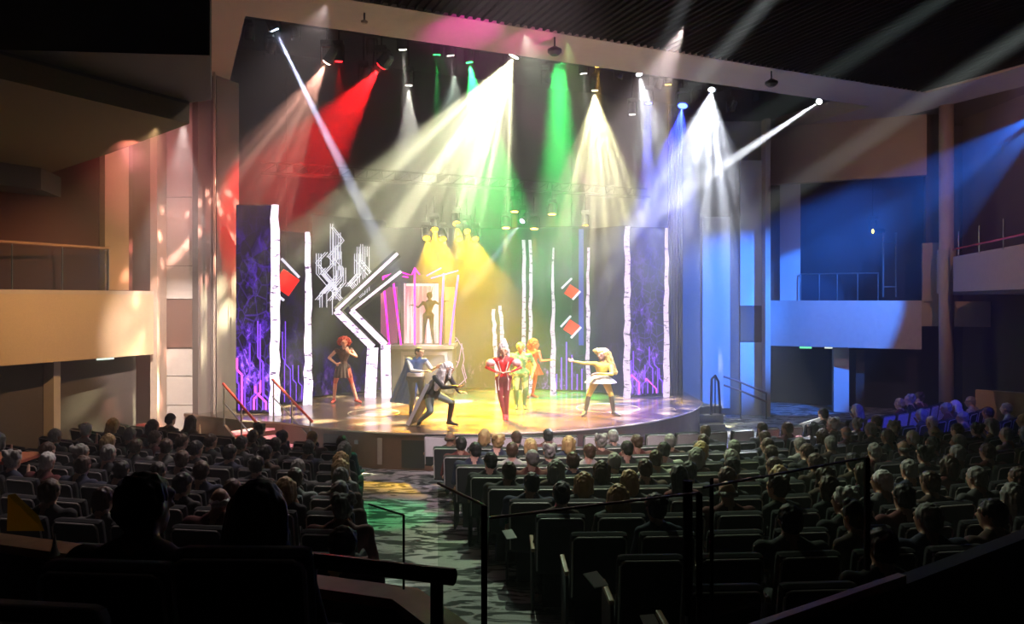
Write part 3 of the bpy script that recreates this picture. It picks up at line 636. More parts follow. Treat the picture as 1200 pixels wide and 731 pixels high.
BEAM = .5
for i, (p, v, q, vq, col, e, ang, lab, gb) in enumerate(LAMPS):
    big = lab.startswith(('large', 'brightest'))
    q0 = PV(*p, v); fixture(q0, PV(*q, vq), col, e*BEAM, ang, lab, .13 if big else .085, gb, 30 if e > 1000 else 14, rod=10.4-q0.z-.46, seed=i*3.1, rad=.03 if ang < 5 else (.22 if col == GRN and ang == 20 else .03), blend=.15 if ang < 5 else .5)
# amber lamps on the upstage pipes
YL = [(500, 279), (509, 269), (519, 280), (535, 262), (538, 280), (547, 271), (557, 280)]
for i, (x, y) in enumerate(YL):
    fixture(PV(x, y, 20.6), PV(x + (6, 12, 18, 16, 24, 28, 34)[i], y+90, 19.0), YEL, 1150, 42, 'yellow lamp, %s from the left in the glowing cluster' % ORD[i], .1, 0, 14, .5, group='yellow lamps over the booth')
for i, (x, y, lab) in enumerate(((593, 267, 'low'), (603, 248, 'high'), (626, 268, 'low'), (647, 251, 'high'))):
    fixture(PV(x, y, 20.6), PV(x, y+120, 20.4), AMB, 240, 26, '%s amber downlight, %s right of the glowing cluster' % (lab, ORD[i]), .11, 0, 6, .5, group='amber downlights upstage')
fixture(PV(612, 259, 20.2), PV(560, 325, 19.4), (.6, .75, 1), 4000, 6, 'small blue-white lamp aimed down left between the amber downlights', .08, 0, 8, .5)
fixture(PV(686, 264, 20.4), PV(694, 330, 20.2), YEL, 200, 8, 'small yellow lamp over the right red squares', .07, 0, 8, .5)
# unlit fixtures
DARKF = [(291, 46), (347, 45), (316, 62), (436, 62), (426, 92), (566, 62), (628, 66), (701, 80), (724, 92), (770, 104), (817, 118), (872, 100), (886, 118), (856, 130), (920, 128), (936, 115), (948, 122), (590, 92), (640, 96), (800, 98)]
for i, (x, y) in enumerate(sorted(DARKF)):
    p = PV(x, y, 19.2 + .4*(i % 4)); fixture(p, p + Vector((random.uniform(-.6, .6), .3, -1)), (1, 1, 1), 0, 10, 'unlit black lamp in the stage well, %s unlit one from the left' % ORD[i], .09, 0, 0, rod=10.4-p.z-.46, group='unlit lamps hung over the stage', name='unlit_stage_lamp')
# follow spots from above the audience
FOLLOW = [(P(1700, -293, 6), P(705, 371, 18.5), (.82, .95, .9), 26000, 3.0), (P(1100, -230, 8), P(600, 345, 17.5), (.88, .95, .95), 22000, 3.6),
          (P(1330, -150, 8), P(800, 200, 18.5), (.7, .9, .85), 6000, 4.0), (P(880, -170, 9), P(690, 250, 18), (.85, .9, .95), 5000, 5.0), (P(330, -120, 11), P(410, 120, 17), (.8, .8, 1), 0, 4)]
for i, (a, t, col, e, ang) in enumerate(FOLLOW):
    if e: add_spot('follow_spot', a, t, col, e*BEAM, ang, .4, .08)
# small box lamp on the right box
fixture(P(1023, 271, 23.4), P(960, 274, 23.4), (1, .8, .1), 200, 12, 'small yellow lamp glowing inside the right box', .07, 0, 5, 3.2)
# trusses carrying the lamps
def truss(v, ua, ub, z, label):
    r = empty('lighting_truss', W(0, 0, 0), 0, label, 'truss', 'trusses over the stage')
    for dz, dv in ((0, -.15), (0, .15), (.28, 0)):
        b = bmesh.new(); tube(b, [W(ua, v+dv, z+dz), W(ub, v+dv, z+dz)], .03, 6); link('chord', b, M_dmetal, r)
    b = bmesh.new(); u = ua; k = 0
    while u < ub-.4:
        tube(b, [W(u, v+(-.15 if k % 2 else .15), z), W(u+.4, v, z+.28)], .014, 4); tube(b, [W(u+.4, v, z+.28), W(u+.4, v+(-.15 if k % 2 else .15), z)], .014, 4); u += .4; k += 1
    o = link('lacing', b, M_dmetal, r); o['kind'] = 'stuff'; return r
truss(17.3, 1.5, 17.8, 9.3, 'dark lattice truss nearest the house, high in the stage well'); truss(18.5, 1.5, 17.0, 9.4, 'dark lattice truss behind the nearest one in the stage well'); truss(20.6, 2, 14, 6.1, 'low upstage lattice truss carrying the amber lamps')
# small cameras / lamps under the cream soffit
for px, py, lab in ((650, 48, 'small black dome lamp under the soffit, above the cream fan'), (904, 87, 'small black dome lamp under the soffit at the right'), (427, 20, 'tiny pale fitting under the soffit at the left')):
    p = PZ(px, 880*5.42/(350-py), 8.22); r = empty('soffit_lamp', p, 0, lab, 'lamp'); sc_ = .45 if px < 500 else 1
    b = bmesh.new(); tube(b, [Vector((0, 0, .08)), Vector((0, 0, -.16*sc_))], .018, 6); link('stem', b, M_dmetal, r)
    b = bmesh.new(); lathe(b, [(.05*sc_, -.12*sc_), (.15*sc_, -.18*sc_), (.15*sc_, -.24*sc_), (.08*sc_, -.3*sc_)], 14); link('dome', b, M_dmetal if px > 500 else M_trim, r)

# ------------------------------------------------------------------ people: bodies grown as one voxel surface
def hull(bm, pts):
    r = bmesh.ops.convex_hull(bm, input=pts); bmesh.ops.delete(bm, geom=[g for g in r['geom_interior'] if isinstance(g, bmesh.types.BMVert)], context='VERTS') if r['geom_interior'] else None
_ico = None
def ico():
    global _ico
    if _ico is None:
        b = bmesh.new(); bmesh.ops.create_icosphere(b, subdivisions=2, radius=1); _ico = [v.co.copy() for v in b.verts]; b.free()
    return _ico
class Body:
    def __init__(s): s.p = []
    def cap(s, a, b, ra, rb, mi): s.p.append((Vector(a), Vector(b), ra, rb, mi, None)); return s
    def ell(s, c, r, mi, rot=None): s.p.append((Vector(c), Vector(c), min(r), min(r), mi, (Vector(r), rot or Matrix.Identity(3)))); return s
    def build(s, voxel, smooth=3, noise=0, seed=0):
        bm = bmesh.new()
        for a, b, ra, rb, mi, e in s.p:
            if e: pts = [bm.verts.new(a + e[1] @ Vector([q[i]*e[0][i] for i in range(3)])) for q in ico()]
            else: pts = [bm.verts.new(a + q*ra) for q in ico()] + [bm.verts.new(b + q*rb) for q in ico()]
            hull(bm, pts)
        me = bpy.data.meshes.new('tmp'); bm.to_mesh(me); bm.free()
        o = bpy.data.objects.new('tmp', me); C.objects.link(o); m = o.modifiers.new('r', 'REMESH'); m.mode = 'VOXEL'; m.voxel_size = voxel; m.use_smooth_shade = True
        dg = bpy.context.evaluated_depsgraph_get(); out = bpy.data.meshes.new_from_object(o.evaluated_get(dg)); bpy.data.objects.remove(o); bpy.data.meshes.remove(me)
        bm = bmesh.new(); bm.from_mesh(out)
        for _ in range(smooth): bmesh.ops.smooth_vert(bm, verts=bm.verts[:], factor=.5, use_axis_x=True, use_axis_y=True, use_axis_z=True)
        if noise:
            from mathutils import noise as nz
            bm.normal_update()
            for v in bm.verts: v.co += v.normal*noise*nz.noise(Vector((v.co.x*45+seed, v.co.y*45, v.co.z*16)))
        bm.to_mesh(out); bm.free()
        n = len(out.polygons); ce = np.empty(n*3, 'f'); out.polygons.foreach_get('center', ce); ce = ce.reshape(n, 3); best = np.full(n, 1e9); idx = np.zeros(n, 'i')
        for a, b, ra, rb, mi, e in s.p:
            A = np.array(a); D = np.array(b)-A; L2 = float(D @ D)
            t = np.clip(((ce-A) @ D)/L2, 0, 1) if L2 > 1e-9 else np.zeros(n)
            q = ce - A - t[:, None]*D
            if e: R = np.array(e[1]); l = q @ R; rr = np.array(e[0]); k = np.sqrt(((l/rr)**2).sum(1)); dist = (k-1)*rr.min()
            else: dist = np.sqrt((q**2).sum(1)) - (ra + (rb-ra)*t)
            m_ = dist < best; best[m_] = dist[m_]; idx[m_] = mi
        out.polygons.foreach_set('material_index', idx); out.polygons.foreach_set('use_smooth', [True]*n)
        return out
def mobj(name, me, mats, parent=None, objmats=None):
    if len(me.materials) == 0:
        for m in mats: me.materials.append(m)
    o = bpy.data.objects.new(name, me); C.objects.link(o)
    if parent is not None: o.parent = parent
    return o
def Rz(a): return Matrix.Rotation(a, 3, 'Z')
def head(B, c, yaw=0, pitch=0, mi=0, k=1.0):
    """head whose face looks along +Y before yaw/pitch; c is the skull centre"""
    R = Matrix.Rotation(yaw, 3, 'Z') @ Matrix.Rotation(pitch, 3, 'X'); c = Vector(c)
    def q(x, y, z): return c + R @ Vector((x, y, z))*k
    B.ell(c, (.075*k, .094*k, .1*k), mi, R); B.cap(q(0, .03, -.06), q(0, .055, -.088), .052*k, .036*k, mi)
    B.cap(q(0, .088, .012), q(0, .112, -.024), .011*k, .016*k, mi)                              # nose
    B.cap(q(-.022, .085, -.058), q(.022, .085, -.058), .012*k, .012*k, mi)                      # lips
    B.cap(q(-.045, .07, .03), q(.045, .07, .03), .02*k, .02*k, mi)                              # brow
    for s in (-1, 1): B.ell(q(s*.078, -.004, -.01), (.014*k, .022*k, .032*k), mi, R)            # ears
    return R
def hand(B, w, dr, nrm, side, mi=0, curl=.5, spread=1.0, k=1.0):
    """palm, four unequal bent fingers and a thumb leaving the side of the palm"""
    w = Vector(w); d = Vector(dr).normalized(); n = (Vector(nrm) - d*Vector(nrm).dot(d)).normalized(); s = d.cross(n)*side
    B.cap(w, w + d*.04*k, .026*k, .03*k, mi)
    for i, L in enumerate((.072, .08, .075, .06)):
        o = (i-1.5)*.0225*spread*k; a = w + d*.045*k + s*o*.75; b = w + d*.092*k + s*o; B.cap(a, b, .019*k, .0125*k, mi)
        d2 = (d + n*curl + s*(i-1.5)*.08*spread).normalized(); c = b + d2*L*.55*k; d3 = (d2 + n*curl*1.2).normalized(); B.cap(b, c, .0115*k, .0105*k, mi); B.cap(c, c + d3*L*.45*k, .0105*k, .009*k, mi)
    t0 = w + d*.03*k - s*.028*k; t1 = t0 + (d*.6 - s*.8 + n*.3).normalized()*.042*k; B.cap(t0, t1, .015*k, .013*k, mi); B.cap(t1, t1 + (d*.9 - s*.3 + n*.4).normalized()*.032*k, .0125*k, .0105*k, mi)
def torso(B, pel, che, nec, sl, sr, hl, hr, mi, mp, w=1.0, female=False):
    pel, che, nec, sl, sr, hl, hr = map(Vector, (pel, che, nec, sl, sr, hl, hr))
    B.cap(hl, hr, .105*w, .105*w, mp); wa = pel.lerp(che, .45)
    B.cap(hl.lerp(pel, .4), wa.lerp(hl, .12), .1*w, .085*w, mi); B.cap(hr.lerp(pel, .4), wa.lerp(hr, .12), .1*w, .085*w, mi)
    for s in (sl, sr): B.cap(wa, che.lerp(s, .35), (.085 if female else .1)*w, .105*w, mi); B.cap(che.lerp(s, .35), s, .095*w, .062*w, mi); B.cap(che, nec.lerp(s, .3), .1*w, .05*w, mi)
def arm(B, s, e, w, mu, ml, k=1.0): B.cap(s, e, .054*k, .042*k, mu); B.cap(e, w, .042*k, .028*k, ml)
def leg(B, h, k_, a, toe, mu, ml, ms, w=1.0):
    h, k_, a, toe = map(Vector, (h, k_, a, toe)); B.cap(h, k_, .088*w, .056*w, mu); m = k_.lerp(a, .35); B.cap(k_, m, .055*w, .054*w, ml); B.cap(m, a, .054*w, .036*w, ml)
    heel = a + (a-toe).normalized()*.03; heel.z = a.z - .045; B.cap(a, heel, .038, .034, ms); B.cap(a, a.lerp(toe, .55) - Vector((0, 0, .02)), .038, .034, ms); B.cap(a.lerp(toe, .55) - Vector((0, 0, .02)), toe, .036, .026, ms); B.cap(heel, toe, .032, .028, ms)

M_skin = mat('light skin', (.55, .33, .23), .5); M_skin2 = mat('tanned skin', (.35, .19, .12), .5)
M_dhair = mat('black hair', (.012, .01, .009), .55); M_bhair = mat('brown hair', (.07, .035, .018), .5); M_yhair = mat('blonde hair', (.45, .3, .12), .5)
M_ghair = mat('grey hair', (.3, .29, .27), .6); M_whair = mat('white hair', (.72, .7, .68), .5); M_rhair = mat('red hair', (.5, .02, .01), .5)
HAIRM = {'d': M_dhair, 'b': M_bhair, 'y': M_yhair, 'g': M_ghair, 'w': M_whair}
HAIRW = {'d': 'dark', 'b': 'brown', 'y': 'blond', 'g': 'grey', 'w': 'white'}
TOPS = [mat('black top', (.015, .015, .017), .85), mat('navy top', (.02, .025, .06), .85), mat('grey top', (.1, .1, .1), .85), mat('brown top', (.08, .045, .03), .85), mat('pale top', (.4, .39, .37), .85), mat('dark red top', (.12, .02, .02), .85)]
TOPW = ['black top', 'navy top', 'grey top', 'brown top', 'pale top', 'dark red top']
M_pants = mat('dark trousers', (.02, .02, .025), .85); M_shoe = mat('dark shoes', (.015, .013, .012), .5)

# --- spectators, sitting, facing +Y
def sitter(w=1.0, lean=0, female=False, arms=0, voxel=.017, hands=False, yaw=0, tilt=0):
    B = Body(); sh = .2*w if not female else .175*w
    hy = -.02 + lean; hc = Vector((tilt*.12, hy + .01, 1.19)); sl, sr = (-sh, -.06+lean*.7, .98), (sh, -.06+lean*.7, .98)
    torso(B, (0, -.06, .54), (0, -.06+lean*.6, .86), (0, -.05+lean*.8, 1.04), sl, sr, (-.09, -.04, .53), (.09, -.04, .53), 1, 2, w*1.08, female)
    B.cap((0, -.055+lean*.8, 1.0), hc - Vector((0, .014, .05)), .066*w, .058, 0); B.cap((-.09, -.055+lean*.8, 1.0), (.09, -.055+lean*.8, 1.0), .07, .07, 1); R = head(B, hc, yaw, -.05, k=1.08)
    for s in (-1, 1):
        S_ = (s*sh, -.06+lean*.7, .98)
        if arms == 0: e, wr = (s*(sh+.07), -.02+lean*.3, .72), (s*.1, .2, .64)
        elif arms == 1: e, wr = (s*(sh+.08), -.05, .7), (s*(sh+.05), .2, .68)
        else: e, wr = ((s*(sh+.06), .02, .72), (s*.03+.02, .16, 1.02) if s > 0 else (-.08, .2, .66))
        arm(B, S_, e, wr, 1, 1 if arms < 2 else 0, w)
        if hands: hand(B, wr, Vector(wr)-Vector(e), (0, 0, -1), s, 0, .4)
        else: B.cap(wr, Vector(wr) + (Vector(wr)-Vector(e)).normalized()*.09, .03, .022, 0)
        leg(B, (s*.09, -.02, .52), (s*.12, .42, .5), (s*.12, .4, .09), (s*.13, .56, .03), 2, 2, 3, w)
    return B, hc, R
def hair_prims(B, c, R, kind, k=1.0):
    def q(x, y, z): return c + R @ Vector((x, y, z))*k
    if kind != 'bald': B.ell(q(0, -.014, .024), (.086*k, .1*k, .096*k), 0, R); B.ell(q(0, -.04, -.02), (.078*k, .072*k, .075*k), 0, R)
    if kind == 'bald':
        for s in (-1, 1): B.cap(q(s*.07, .0, -.005), q(s*.055, -.065, -.02), .018*k, .026*k, 0)
        B.cap(q(-.05, -.075, -.02), q(.05, -.075, -.02), .028*k, .028*k, 0)
    if kind == 'long':
        B.cap(q(0, -.05, 0), q(0, -.085, -.2), .082*k, .075*k, 0)
        for s in (-1, 1): B.cap(q(s*.062, -.02, .02), q(s*.085, -.05, -.2), .045*k, .045*k, 0); B.cap(q(s*.085, -.05, -.2), q(s*.07, -.07, -.27), .045*k, .02*k, 0)
    if kind == 'bob':
        B.cap(q(0, -.05, 0), q(0, -.06, -.1), .085*k, .07*k, 0)
        for s in (-1, 1): B.cap(q(s*.07, -.01, .03), q(s*.08, -.02, -.09), .036*k, .03*k, 0)
    if kind == 'bun': B.ell(q(0, -.13, .07), (.045*k, .04*k, .045*k), 0, R)
    if kind == 'full':
        for i in range(16):
            a = i*2.4; B.ell(q(.075*math.cos(a), -.02+.08*math.sin(a)*.8-.02, .05+.05*math.sin(i*1.7)), (.035*k,)*3, 0)
BODIES = []
for i, (w, lean, fem, arms, yaw, tilt) in enumerate(((1, 0, False, 0, 0, 0), (1.12, -.02, False, 1, .12, 0), (.92, .01, True, 0, -.15, .3), (.95, .03, True, 2, .35, -.2), (1.2, .02, False, 0, .45, .1))):
    B, hc, R = sitter(w, lean, fem, arms, yaw=yaw, tilt=tilt); me = B.build(.019, 3); hm = {}
    for kind in ('short', 'long', 'bob', 'bun', 'bald', 'full'):
        H = Body(); hair_prims(H, hc, R, kind, 1.1); hm[kind] = H.build(.012, 1, .013, i)
    BODIES.append((me, hm))
    for m in (M_skin, TOPS[0], M_pants, M_shoe): me.materials.append(m)
    for h in hm.values(): h.materials.append(M_dhair)
HWORD = {'short': 'short', 'long': 'long', 'bob': 'chin-length', 'bun': 'pinned-up', 'bald': 'thinning', 'full': 'curly'}
def spectator(loc, rz, bi, kind, hc, top, label, group='seated audience', skin=None):
    me, hm = BODIES[bi]
    o = bpy.data.objects.new('person', me); C.objects.link(o); o.location = loc; o.rotation_euler = (0, 0, rz)
    for sl, m in ((1, TOPS[top]),) + (((0, skin),) if skin else ()): o.material_slots[sl].link = 'OBJECT'; o.material_slots[sl].material = m
    h = bpy.data.objects.new('hair', hm[kind]); C.objects.link(h); h.parent = o; h.material_slots[0].link = 'OBJECT'; h.material_slots[0].material = HAIRM[hc]
    return tag(o, label, 'person', group)

# ------------------------------------------------------------------ seats
def seat_meshes(cover=False):
    out = {}
    def store(n, b, m, sm=False):
        me = bpy.data.meshes.new(n); b.normal_update(); b.to_mesh(me); b.free(); me.materials.append(m)
        if sm: me.polygons.foreach_set('use_smooth', [True]*len(me.polygons))
        out[n] = me
    T = Matrix.Translation((0, -.22, .4)) @ Matrix.Rotation(math.radians(9), 4, 'X')
    b = bmesh.new(); box(b, (-.245, -.05, 0), (.245, .05, .61), T, .045); store('backrest', b, M_seat)
    b = bmesh.new(); y = -.052; pts = [(-.228, y, .05), (-.228, y, .55), (-.215, y, .575), (-.19, y, .588), (.19, y, .588), (.215, y, .575), (.228, y, .55), (.228, y, .05)]
    tube(b, [T @ Vector(p) for p in pts], .009, 5); store('piping', b, M_pipe)
    b = bmesh.new(); box(b, (-.24, -.2, .38), (.24, .28, .5), None, .04); store('seat_cushion', b, M_cushion)
    b = bmesh.new(); box(b, (-.285, -.22, .6), (-.245, .22, .64), None, .01); store('armrest', b, M_wood)
    b = bmesh.new(); box(b, (-.278, -.24, 0), (-.25, .2, .6), None, .008); store('side_panel', b, M_seat)
    b = bmesh.new(); box(b, (-.16, -.1, 0), (.16, .1, .38), None, .02); store('pedestal', b, M_black)
    if cover:
        b = bmesh.new(); box(b, (-.215, -.066, .2), (.215, -.05, .575), T, .008); store('back_cover', b, M_cover)
    return out
SM = seat_meshes(); SMF = seat_meshes(True)
def seat(loc, rz, label, first=False, group='theatre seats', end=None, parts=True):
    r = empty('theatre_seat', loc, rz, label, 'seat', group)
    for n, me in (SMF if first else SM).items():
        if not parts and n in ('pedestal', 'side_panel'): continue
        o = bpy.data.objects.new(n, me); C.objects.link(o); o.parent = r
        if n in ('side_panel', 'armrest') and end == 'R': o.scale = (-1, 1, 1)
    if end in ('L', 'B'): pass
    return r
def par_y(x):
    for (x0, y0), (x1, y1) in zip(PAR, PAR[1:]):
        if x0 <= x <= x1: return y0 + (y1-y0)*(x-x0)/(x1-x0)
    return 5.1 if x < -4.6 else 6.1
slots = []
for k in range(12):
    d = 14.2 - .94*k; R = 28-d
    xr = -1.66 + (14.2-d)*.278; xl = -2.24 + (11-d)*.23 if d < 13 else -2.75
    phi = math.asin((xr+.3-FC.x)/R); n = 0
    while True:
        x, y = FC.x + R*math.sin(phi), FC.y - R*math.cos(phi); px = 600+880*x/y
        if px > 1225 or y > 18.6 or x > 11.0: break
        if y > par_y(x)+.62: slots.append(dict(k=k, n=n, side='right', x=x, y=y, phi=phi, px=px))
        n += 1; phi += .58/R
    if k == 0: continue
    phi = math.asin((xl-.3-FC.x)/R); n = 0
    while True:
        x, y = FC.x + R*math.sin(phi), FC.y - R*math.cos(phi); px = 600+880*x/y
        if px < -25 or x < -8.2: break
        if y > par_y(x)+.62: slots.append(dict(k=k, n=n, side='left', x=x, y=y, phi=phi, px=px))
        n += 1; phi -= .58/R
for s in slots:
    s['z'] = floor_z(s['x'], s['y']); hx, hy = s['x'] , s['y']; s['hpx'] = s['px']; s['hpy'] = 350 - 880*(s['z']+1.1-EYE)/s['y']
HEADS = '''519,514,bald,b;531,528,short,d;543,531,short,d;555,528,bob,y;569,529,full,y;585,533,short,b;593,525,short,b;614,523,bob,y;598,542,short,b;561,542,short,d;606,530,short,g;575,514,short,d;640,512,short,d;649,527,full,g;660,522,bob,y;686,525,short,b;704,532,full,g;719,530,short,d;724,522,short,g;744,523,short,b;768,531,short,d;681,538,short,b;646,543,bob,g;637,550,short,d;685,549,bob,b;726,543,short,g;606,561,short,d;636,567,bun,d;662,564,bob,y;685,573,bob,y;664,580,short,b;718,557,bob,y;760,554,short,b;736,586,long,y;756,602,bun,d
783,530,short,g;725,545,short,g;791,542,short,d;759,554,short,b;814,523,bob,y;831,513,short,b;842,518,short,b;853,525,short,g;852,534,bob,g;874,537,short,d;826,545,bob,g;876,552,bob,b;892,513,short,b;882,505,short,b;907,518,short,b;921,504,short,b;940,526,short,g;909,538,short,b;914,545,short,b;924,556,bob,y;933,573,full,b;797,573,long,d;874,588,bald,g;962,543,short,b;969,561,bob,b;967,600,full,w;904,621,short,d;919,689,full,b
972,601,full,g;992,635,full,d;970,563,bob,b;964,543,short,b;1002,547,short,d;1028,559,bob,b;1041,527,short,b;1067,533,bald,g;1073,559,short,g;1081,518,short,d;1111,514,short,d;1131,539,short,g;1157,525,short,b;1183,563,short,b;1151,587,short,d;1157,631,short,d;1095,571,short,b;1067,587,short,d;1047,619,short,d;1012,679,full,g;980,525,short,g;1020,508,short,g;1032,506,full,g;1053,506,short,w;1085,500,short,w;1183,506,short,g
63,540,short,w;70,531,short,b;77,523,short,g;91,550,short,b;111,537,short,g;136,531,bob,y;127,562,short,d;125,576,short,b;81,576,short,b;168,526,short,b;185,525,short,b;194,516,short,b;209,523,short,b;214,540,short,b;235,549,short,b;199,545,short,d;256,576,short,b;247,598,bald,w;266,525,short,d;242,523,short,b;265,528,short,d;295,525,short,b;315,531,short,d;328,526,short,d;353,530,short,d;303,538,short,d;341,545,short,g;332,561,short,b;384,533,bob,y;396,528,bob,g;386,543,bob,y;394,552,short,g;410,537,short,b;386,578,short,g;257,578,short,d;343,580,bob,y;406,602,full,g;389,631,short,d'''
occ = {}
for h in HEADS.replace('\n', ';').split(';'):
    x, y, kind, hc = h.split(','); x, y = float(x), float(y); best = None
    for i, s in enumerate(slots):
        if i in occ or (s['k'] == 0 and (abs(s['hpx']-x) > 9 or y > 516)): continue
        dd = math.hypot(s['hpx']-x, 1.3*(s['hpy']-y))
        if best is None or dd < best[0]: best = (dd, i)
    if best and best[0] < 34: occ[best[1]] = (kind, hc, x, y)
rr = random.Random(12)
for i, s in enumerate(slots):
    if i in occ: continue
    p = .0
    if s['k'] == 0: p = 0 if s['hpx'] < 940 else .3
    elif s['hpx'] > 930: p = .62 if s['hpy'] < 545 else .5
    elif s['side'] == 'left': p = .3 if s['hpy'] < 560 else .12
    elif s['hpy'] < 530: p = .25
    else: p = .06
    if rr.random() < p: occ[i] = (rr.choice(['short']*5 + ['bob', 'full', 'bald', 'long', 'bun']), rr.choice('ddbbbgggyw'), None, None)
NR = 0
order = sorted(range(len(slots)), key=lambda i: slots[i]['y'])
rest = []
for rank, i in enumerate(order):
    s = slots[i]; loc = Vector((s['x'], s['y'], s['z'] + (.07 if s['k'] == 0 else 0))); rz = -(-s['phi']); rz = s['phi']*-1 if False else math.atan2(-(FC.x-s['x']), FC.y-s['y'])
    where = '%s row from the stage, %s %s of the aisle' % (ORD[s['k']], ORD[s['n']], s['side'])
    if rank < 300: seat(loc, rz, ('pale-backed' if s['k'] == 0 else 'dark cloth') + ' theatre seat, ' + where, s['k'] == 0, 'theatre seats %s of the aisle' % s['side'], parts=s['y'] < 12)
    else: rest.append((loc, rz, s['k'] == 0))
    if i in occ:
        kind, hc, hx, hy = occ[i]; kd = {'short': (0, 1, 4), 'bald': (0, 1, 4), 'full': (0, 4, 3), 'bob': (2, 3), 'long': (2, 3), 'bun': (2, 3)}[kind]
        bi = rr.choice(kd); top = rr.choice((0, 0, 1, 2, 3, 4 if s['y'] > 9 else 2, 5)); nb = rr.uniform(-.25, .25)
        spectator(loc + Vector((0, .02, rr.uniform(-.1, -.03))), rz+nb*.6, bi, kind, hc, top, 'person with %s %s hair, %s' % (HWORD[kind], HAIRW[hc], where), skin=M_skin2 if rr.random() < .25 else None)
print('SLOTS', len(slots), 'PEOPLE', len(occ), 'REST', len(rest))
if rest:
    b = bmesh.new(); mats_ = [M_seat, M_pipe, M_cover]
    for loc, rz, first in rest:
        T = Matrix.Translation(loc) @ Matrix.Rotation(rz, 4, 'Z')
        for n, me in (SMF if first else SM).items():
            if n in ('pedestal', 'side_panel', 'armrest'): continue
            k0 = len(b.faces); b.from_mesh(me); b.faces.ensure_lookup_table(); fs = b.faces[k0:]; vs = list({v for f in fs for v in f.verts})
            bmesh.ops.transform(b, matrix=T, verts=vs)
            for f in fs: f.material_index = {'piping': 1, 'back_cover': 2}.get(n, 0)
    o = link('theatre_seats', b, mats_); tag(o, 'farthest theatre seats in the rows at the foot of the stage', 'seats', kind='stuff')

# ------------------------------------------------------------------ foreground: parapet, ledge, glass and rails
def ribbon(name, pts, off0, off1, z0, z1, m):
    """one mitred bar that follows the plan line pts between two sideways offsets"""
    n = len(pts); L0, L1 = [], []
    for i in range(n):
        a, c, e = Vector(pts[max(i-1, 0)]), Vector(pts[i]), Vector(pts[min(i+1, n-1)]); d0 = (c-a).normalized() if i else (e-c).normalized(); d1 = (e-c).normalized() if i < n-1 else d0
        n0, n1 = Vector((-d0.y, d0.x)), Vector((-d1.y, d1.x)); q = (n0+n1).normalized(); q /= max(.5, q.dot(n0)); L0.append(c+q*off0); L1.append(c+q*off1)
    b = bmesh.new()
    rows = [[b.verts.new((p.x, p.y, z)) for p in L] for L, z in ((L0, z0), (L1, z0), (L1, z1), (L0, z1))]
    for i in range(n-1):
        for r0, r1 in zip(rows, rows[1:]+rows[:1]): b.faces.new((r0[i], r0[i+1], r1[i+1], r1[i]))
    b.faces.new([r_[0] for r_ in rows]); b.faces.new([r_[-1] for r_ in rows][::-1]); bmesh.ops.recalc_face_normals(b, faces=b.faces[:]); return struct(name, b, m)
ribbon('wall_parapet', PAR, 0, .1, .2, 1.25, M_black)
ribbon('trim_parapet_cap', PAR[:4], -.03, .14, 1.25, 1.3, M_cap)
ribbon('trim_parapet_edge', [PAR[3], (2.14, 4.075)], 0, .045, 1.25, 1.3, mat('lit pinkish wood edge', (.75, .45, .38), .4))  # light put into the wood colour; strip stops where lit part ends
gl = [(PAR[2][0]+.02, PAR[2][1]+.09)] + [(x-.02, y+.07) for x, y in PAR[3:]]
pan = [((-.33, 2.72+.62), (-.11, 2.98), 1.35, 1.98), ((-.09, 2.98), (.84, 3.37), 1.35, 1.93), ((.86, 3.38), (1.9, 4.02), 1.35, 1.95)]
labs = ['nearly edge-on by the aisle', 'behind the end of the black handrail', 'before the two black posts', 'right of the two black posts', 'farthest right above the ledge']
for (a, e, z0, z1), lb in zip(pan, labs):
    r = empty('glass_balustrade', (0, 0, 0), 0, 'clear glass balustrade panel, ' + lb, 'glass panel', 'glass balustrade')
    b = bmesh.new(); slab(b, a, e, z0, z1, .012); link('pane', b, M_glass, r)
    b = bmesh.new(); n = Vector((a[0]-e[0], a[1]-e[1], 0)).normalized(); tube(b, [Vector((*a, z1)), Vector((*e, z1))], .006, 6); link('top_edge', b, mat('pinkish metal edge', (.5, .36, .36), .4, .6), r)
    b = bmesh.new(); box(b, (e[0]-.012, e[1]-.012, z0), (e[0]+.012, e[1]+.012, z1)); link('post', b, M_black, r)
for (px, d, y0, y1) in ((806, 3.45, 563, 760), (834, 3.55, 560, 760)):
    b = bmesh.new(); tube(b, [P(px, y0, d), PZ(px, d, 1.35)], .022 if px < 820 else .01, 8); o = link('black_post', b, M_black); tag(o, ('thick' if px < 820 else 'thin') + ' black post standing at the glass balustrade right of centre', 'post')
r = empty('side_glass', (0, 0, 0), 0, 'clear glass panel with a thin dark post standing beside the aisle', 'glass panel')
b = bmesh.new(); slab(b, PXY(432, 3.95), PXY(473, 3.75), 1.35, 1.72, .01); link('pane', b, M_glass, r)
b = bmesh.new(); tube(b, [PZ(473, 3.75, 1.35), PZ(473, 3.75, 1.72)], .006, 6); tube(b, [PZ(432, 3.95, 1.72), PZ(473, 3.75, 1.72)], .005, 6); link('edge', b, M_dmetal, r)
# inner wooden step under the handrail
b = bmesh.new(); prism(b, [(-1.4, 3.55), (-.5, 3.3), (-.5, 3.42), (-1.4, 3.68)], 1.12, 1.18); struct('trim_inner_ledge', b, M_cap)
# black handrail on a post
hr = empty('black_handrail', (0, 0, 0), 0, 'thick black handrail on a square post in the foreground, left of the aisle', 'handrail')
b = bmesh.new(); tube(b, [P(330, 652, 3.0), P(532, 676, 2.75)], .031, 14); link('rail', b, mat('glossy black', (.01, .01, .01), .25), hr)
b = bmesh.new(); p = P(512, 674, 2.77); box(b, (p.x-.022, p.y-.022, .8), (p.x+.022, p.y+.022, p.z)); link('post', b, M_black, hr)
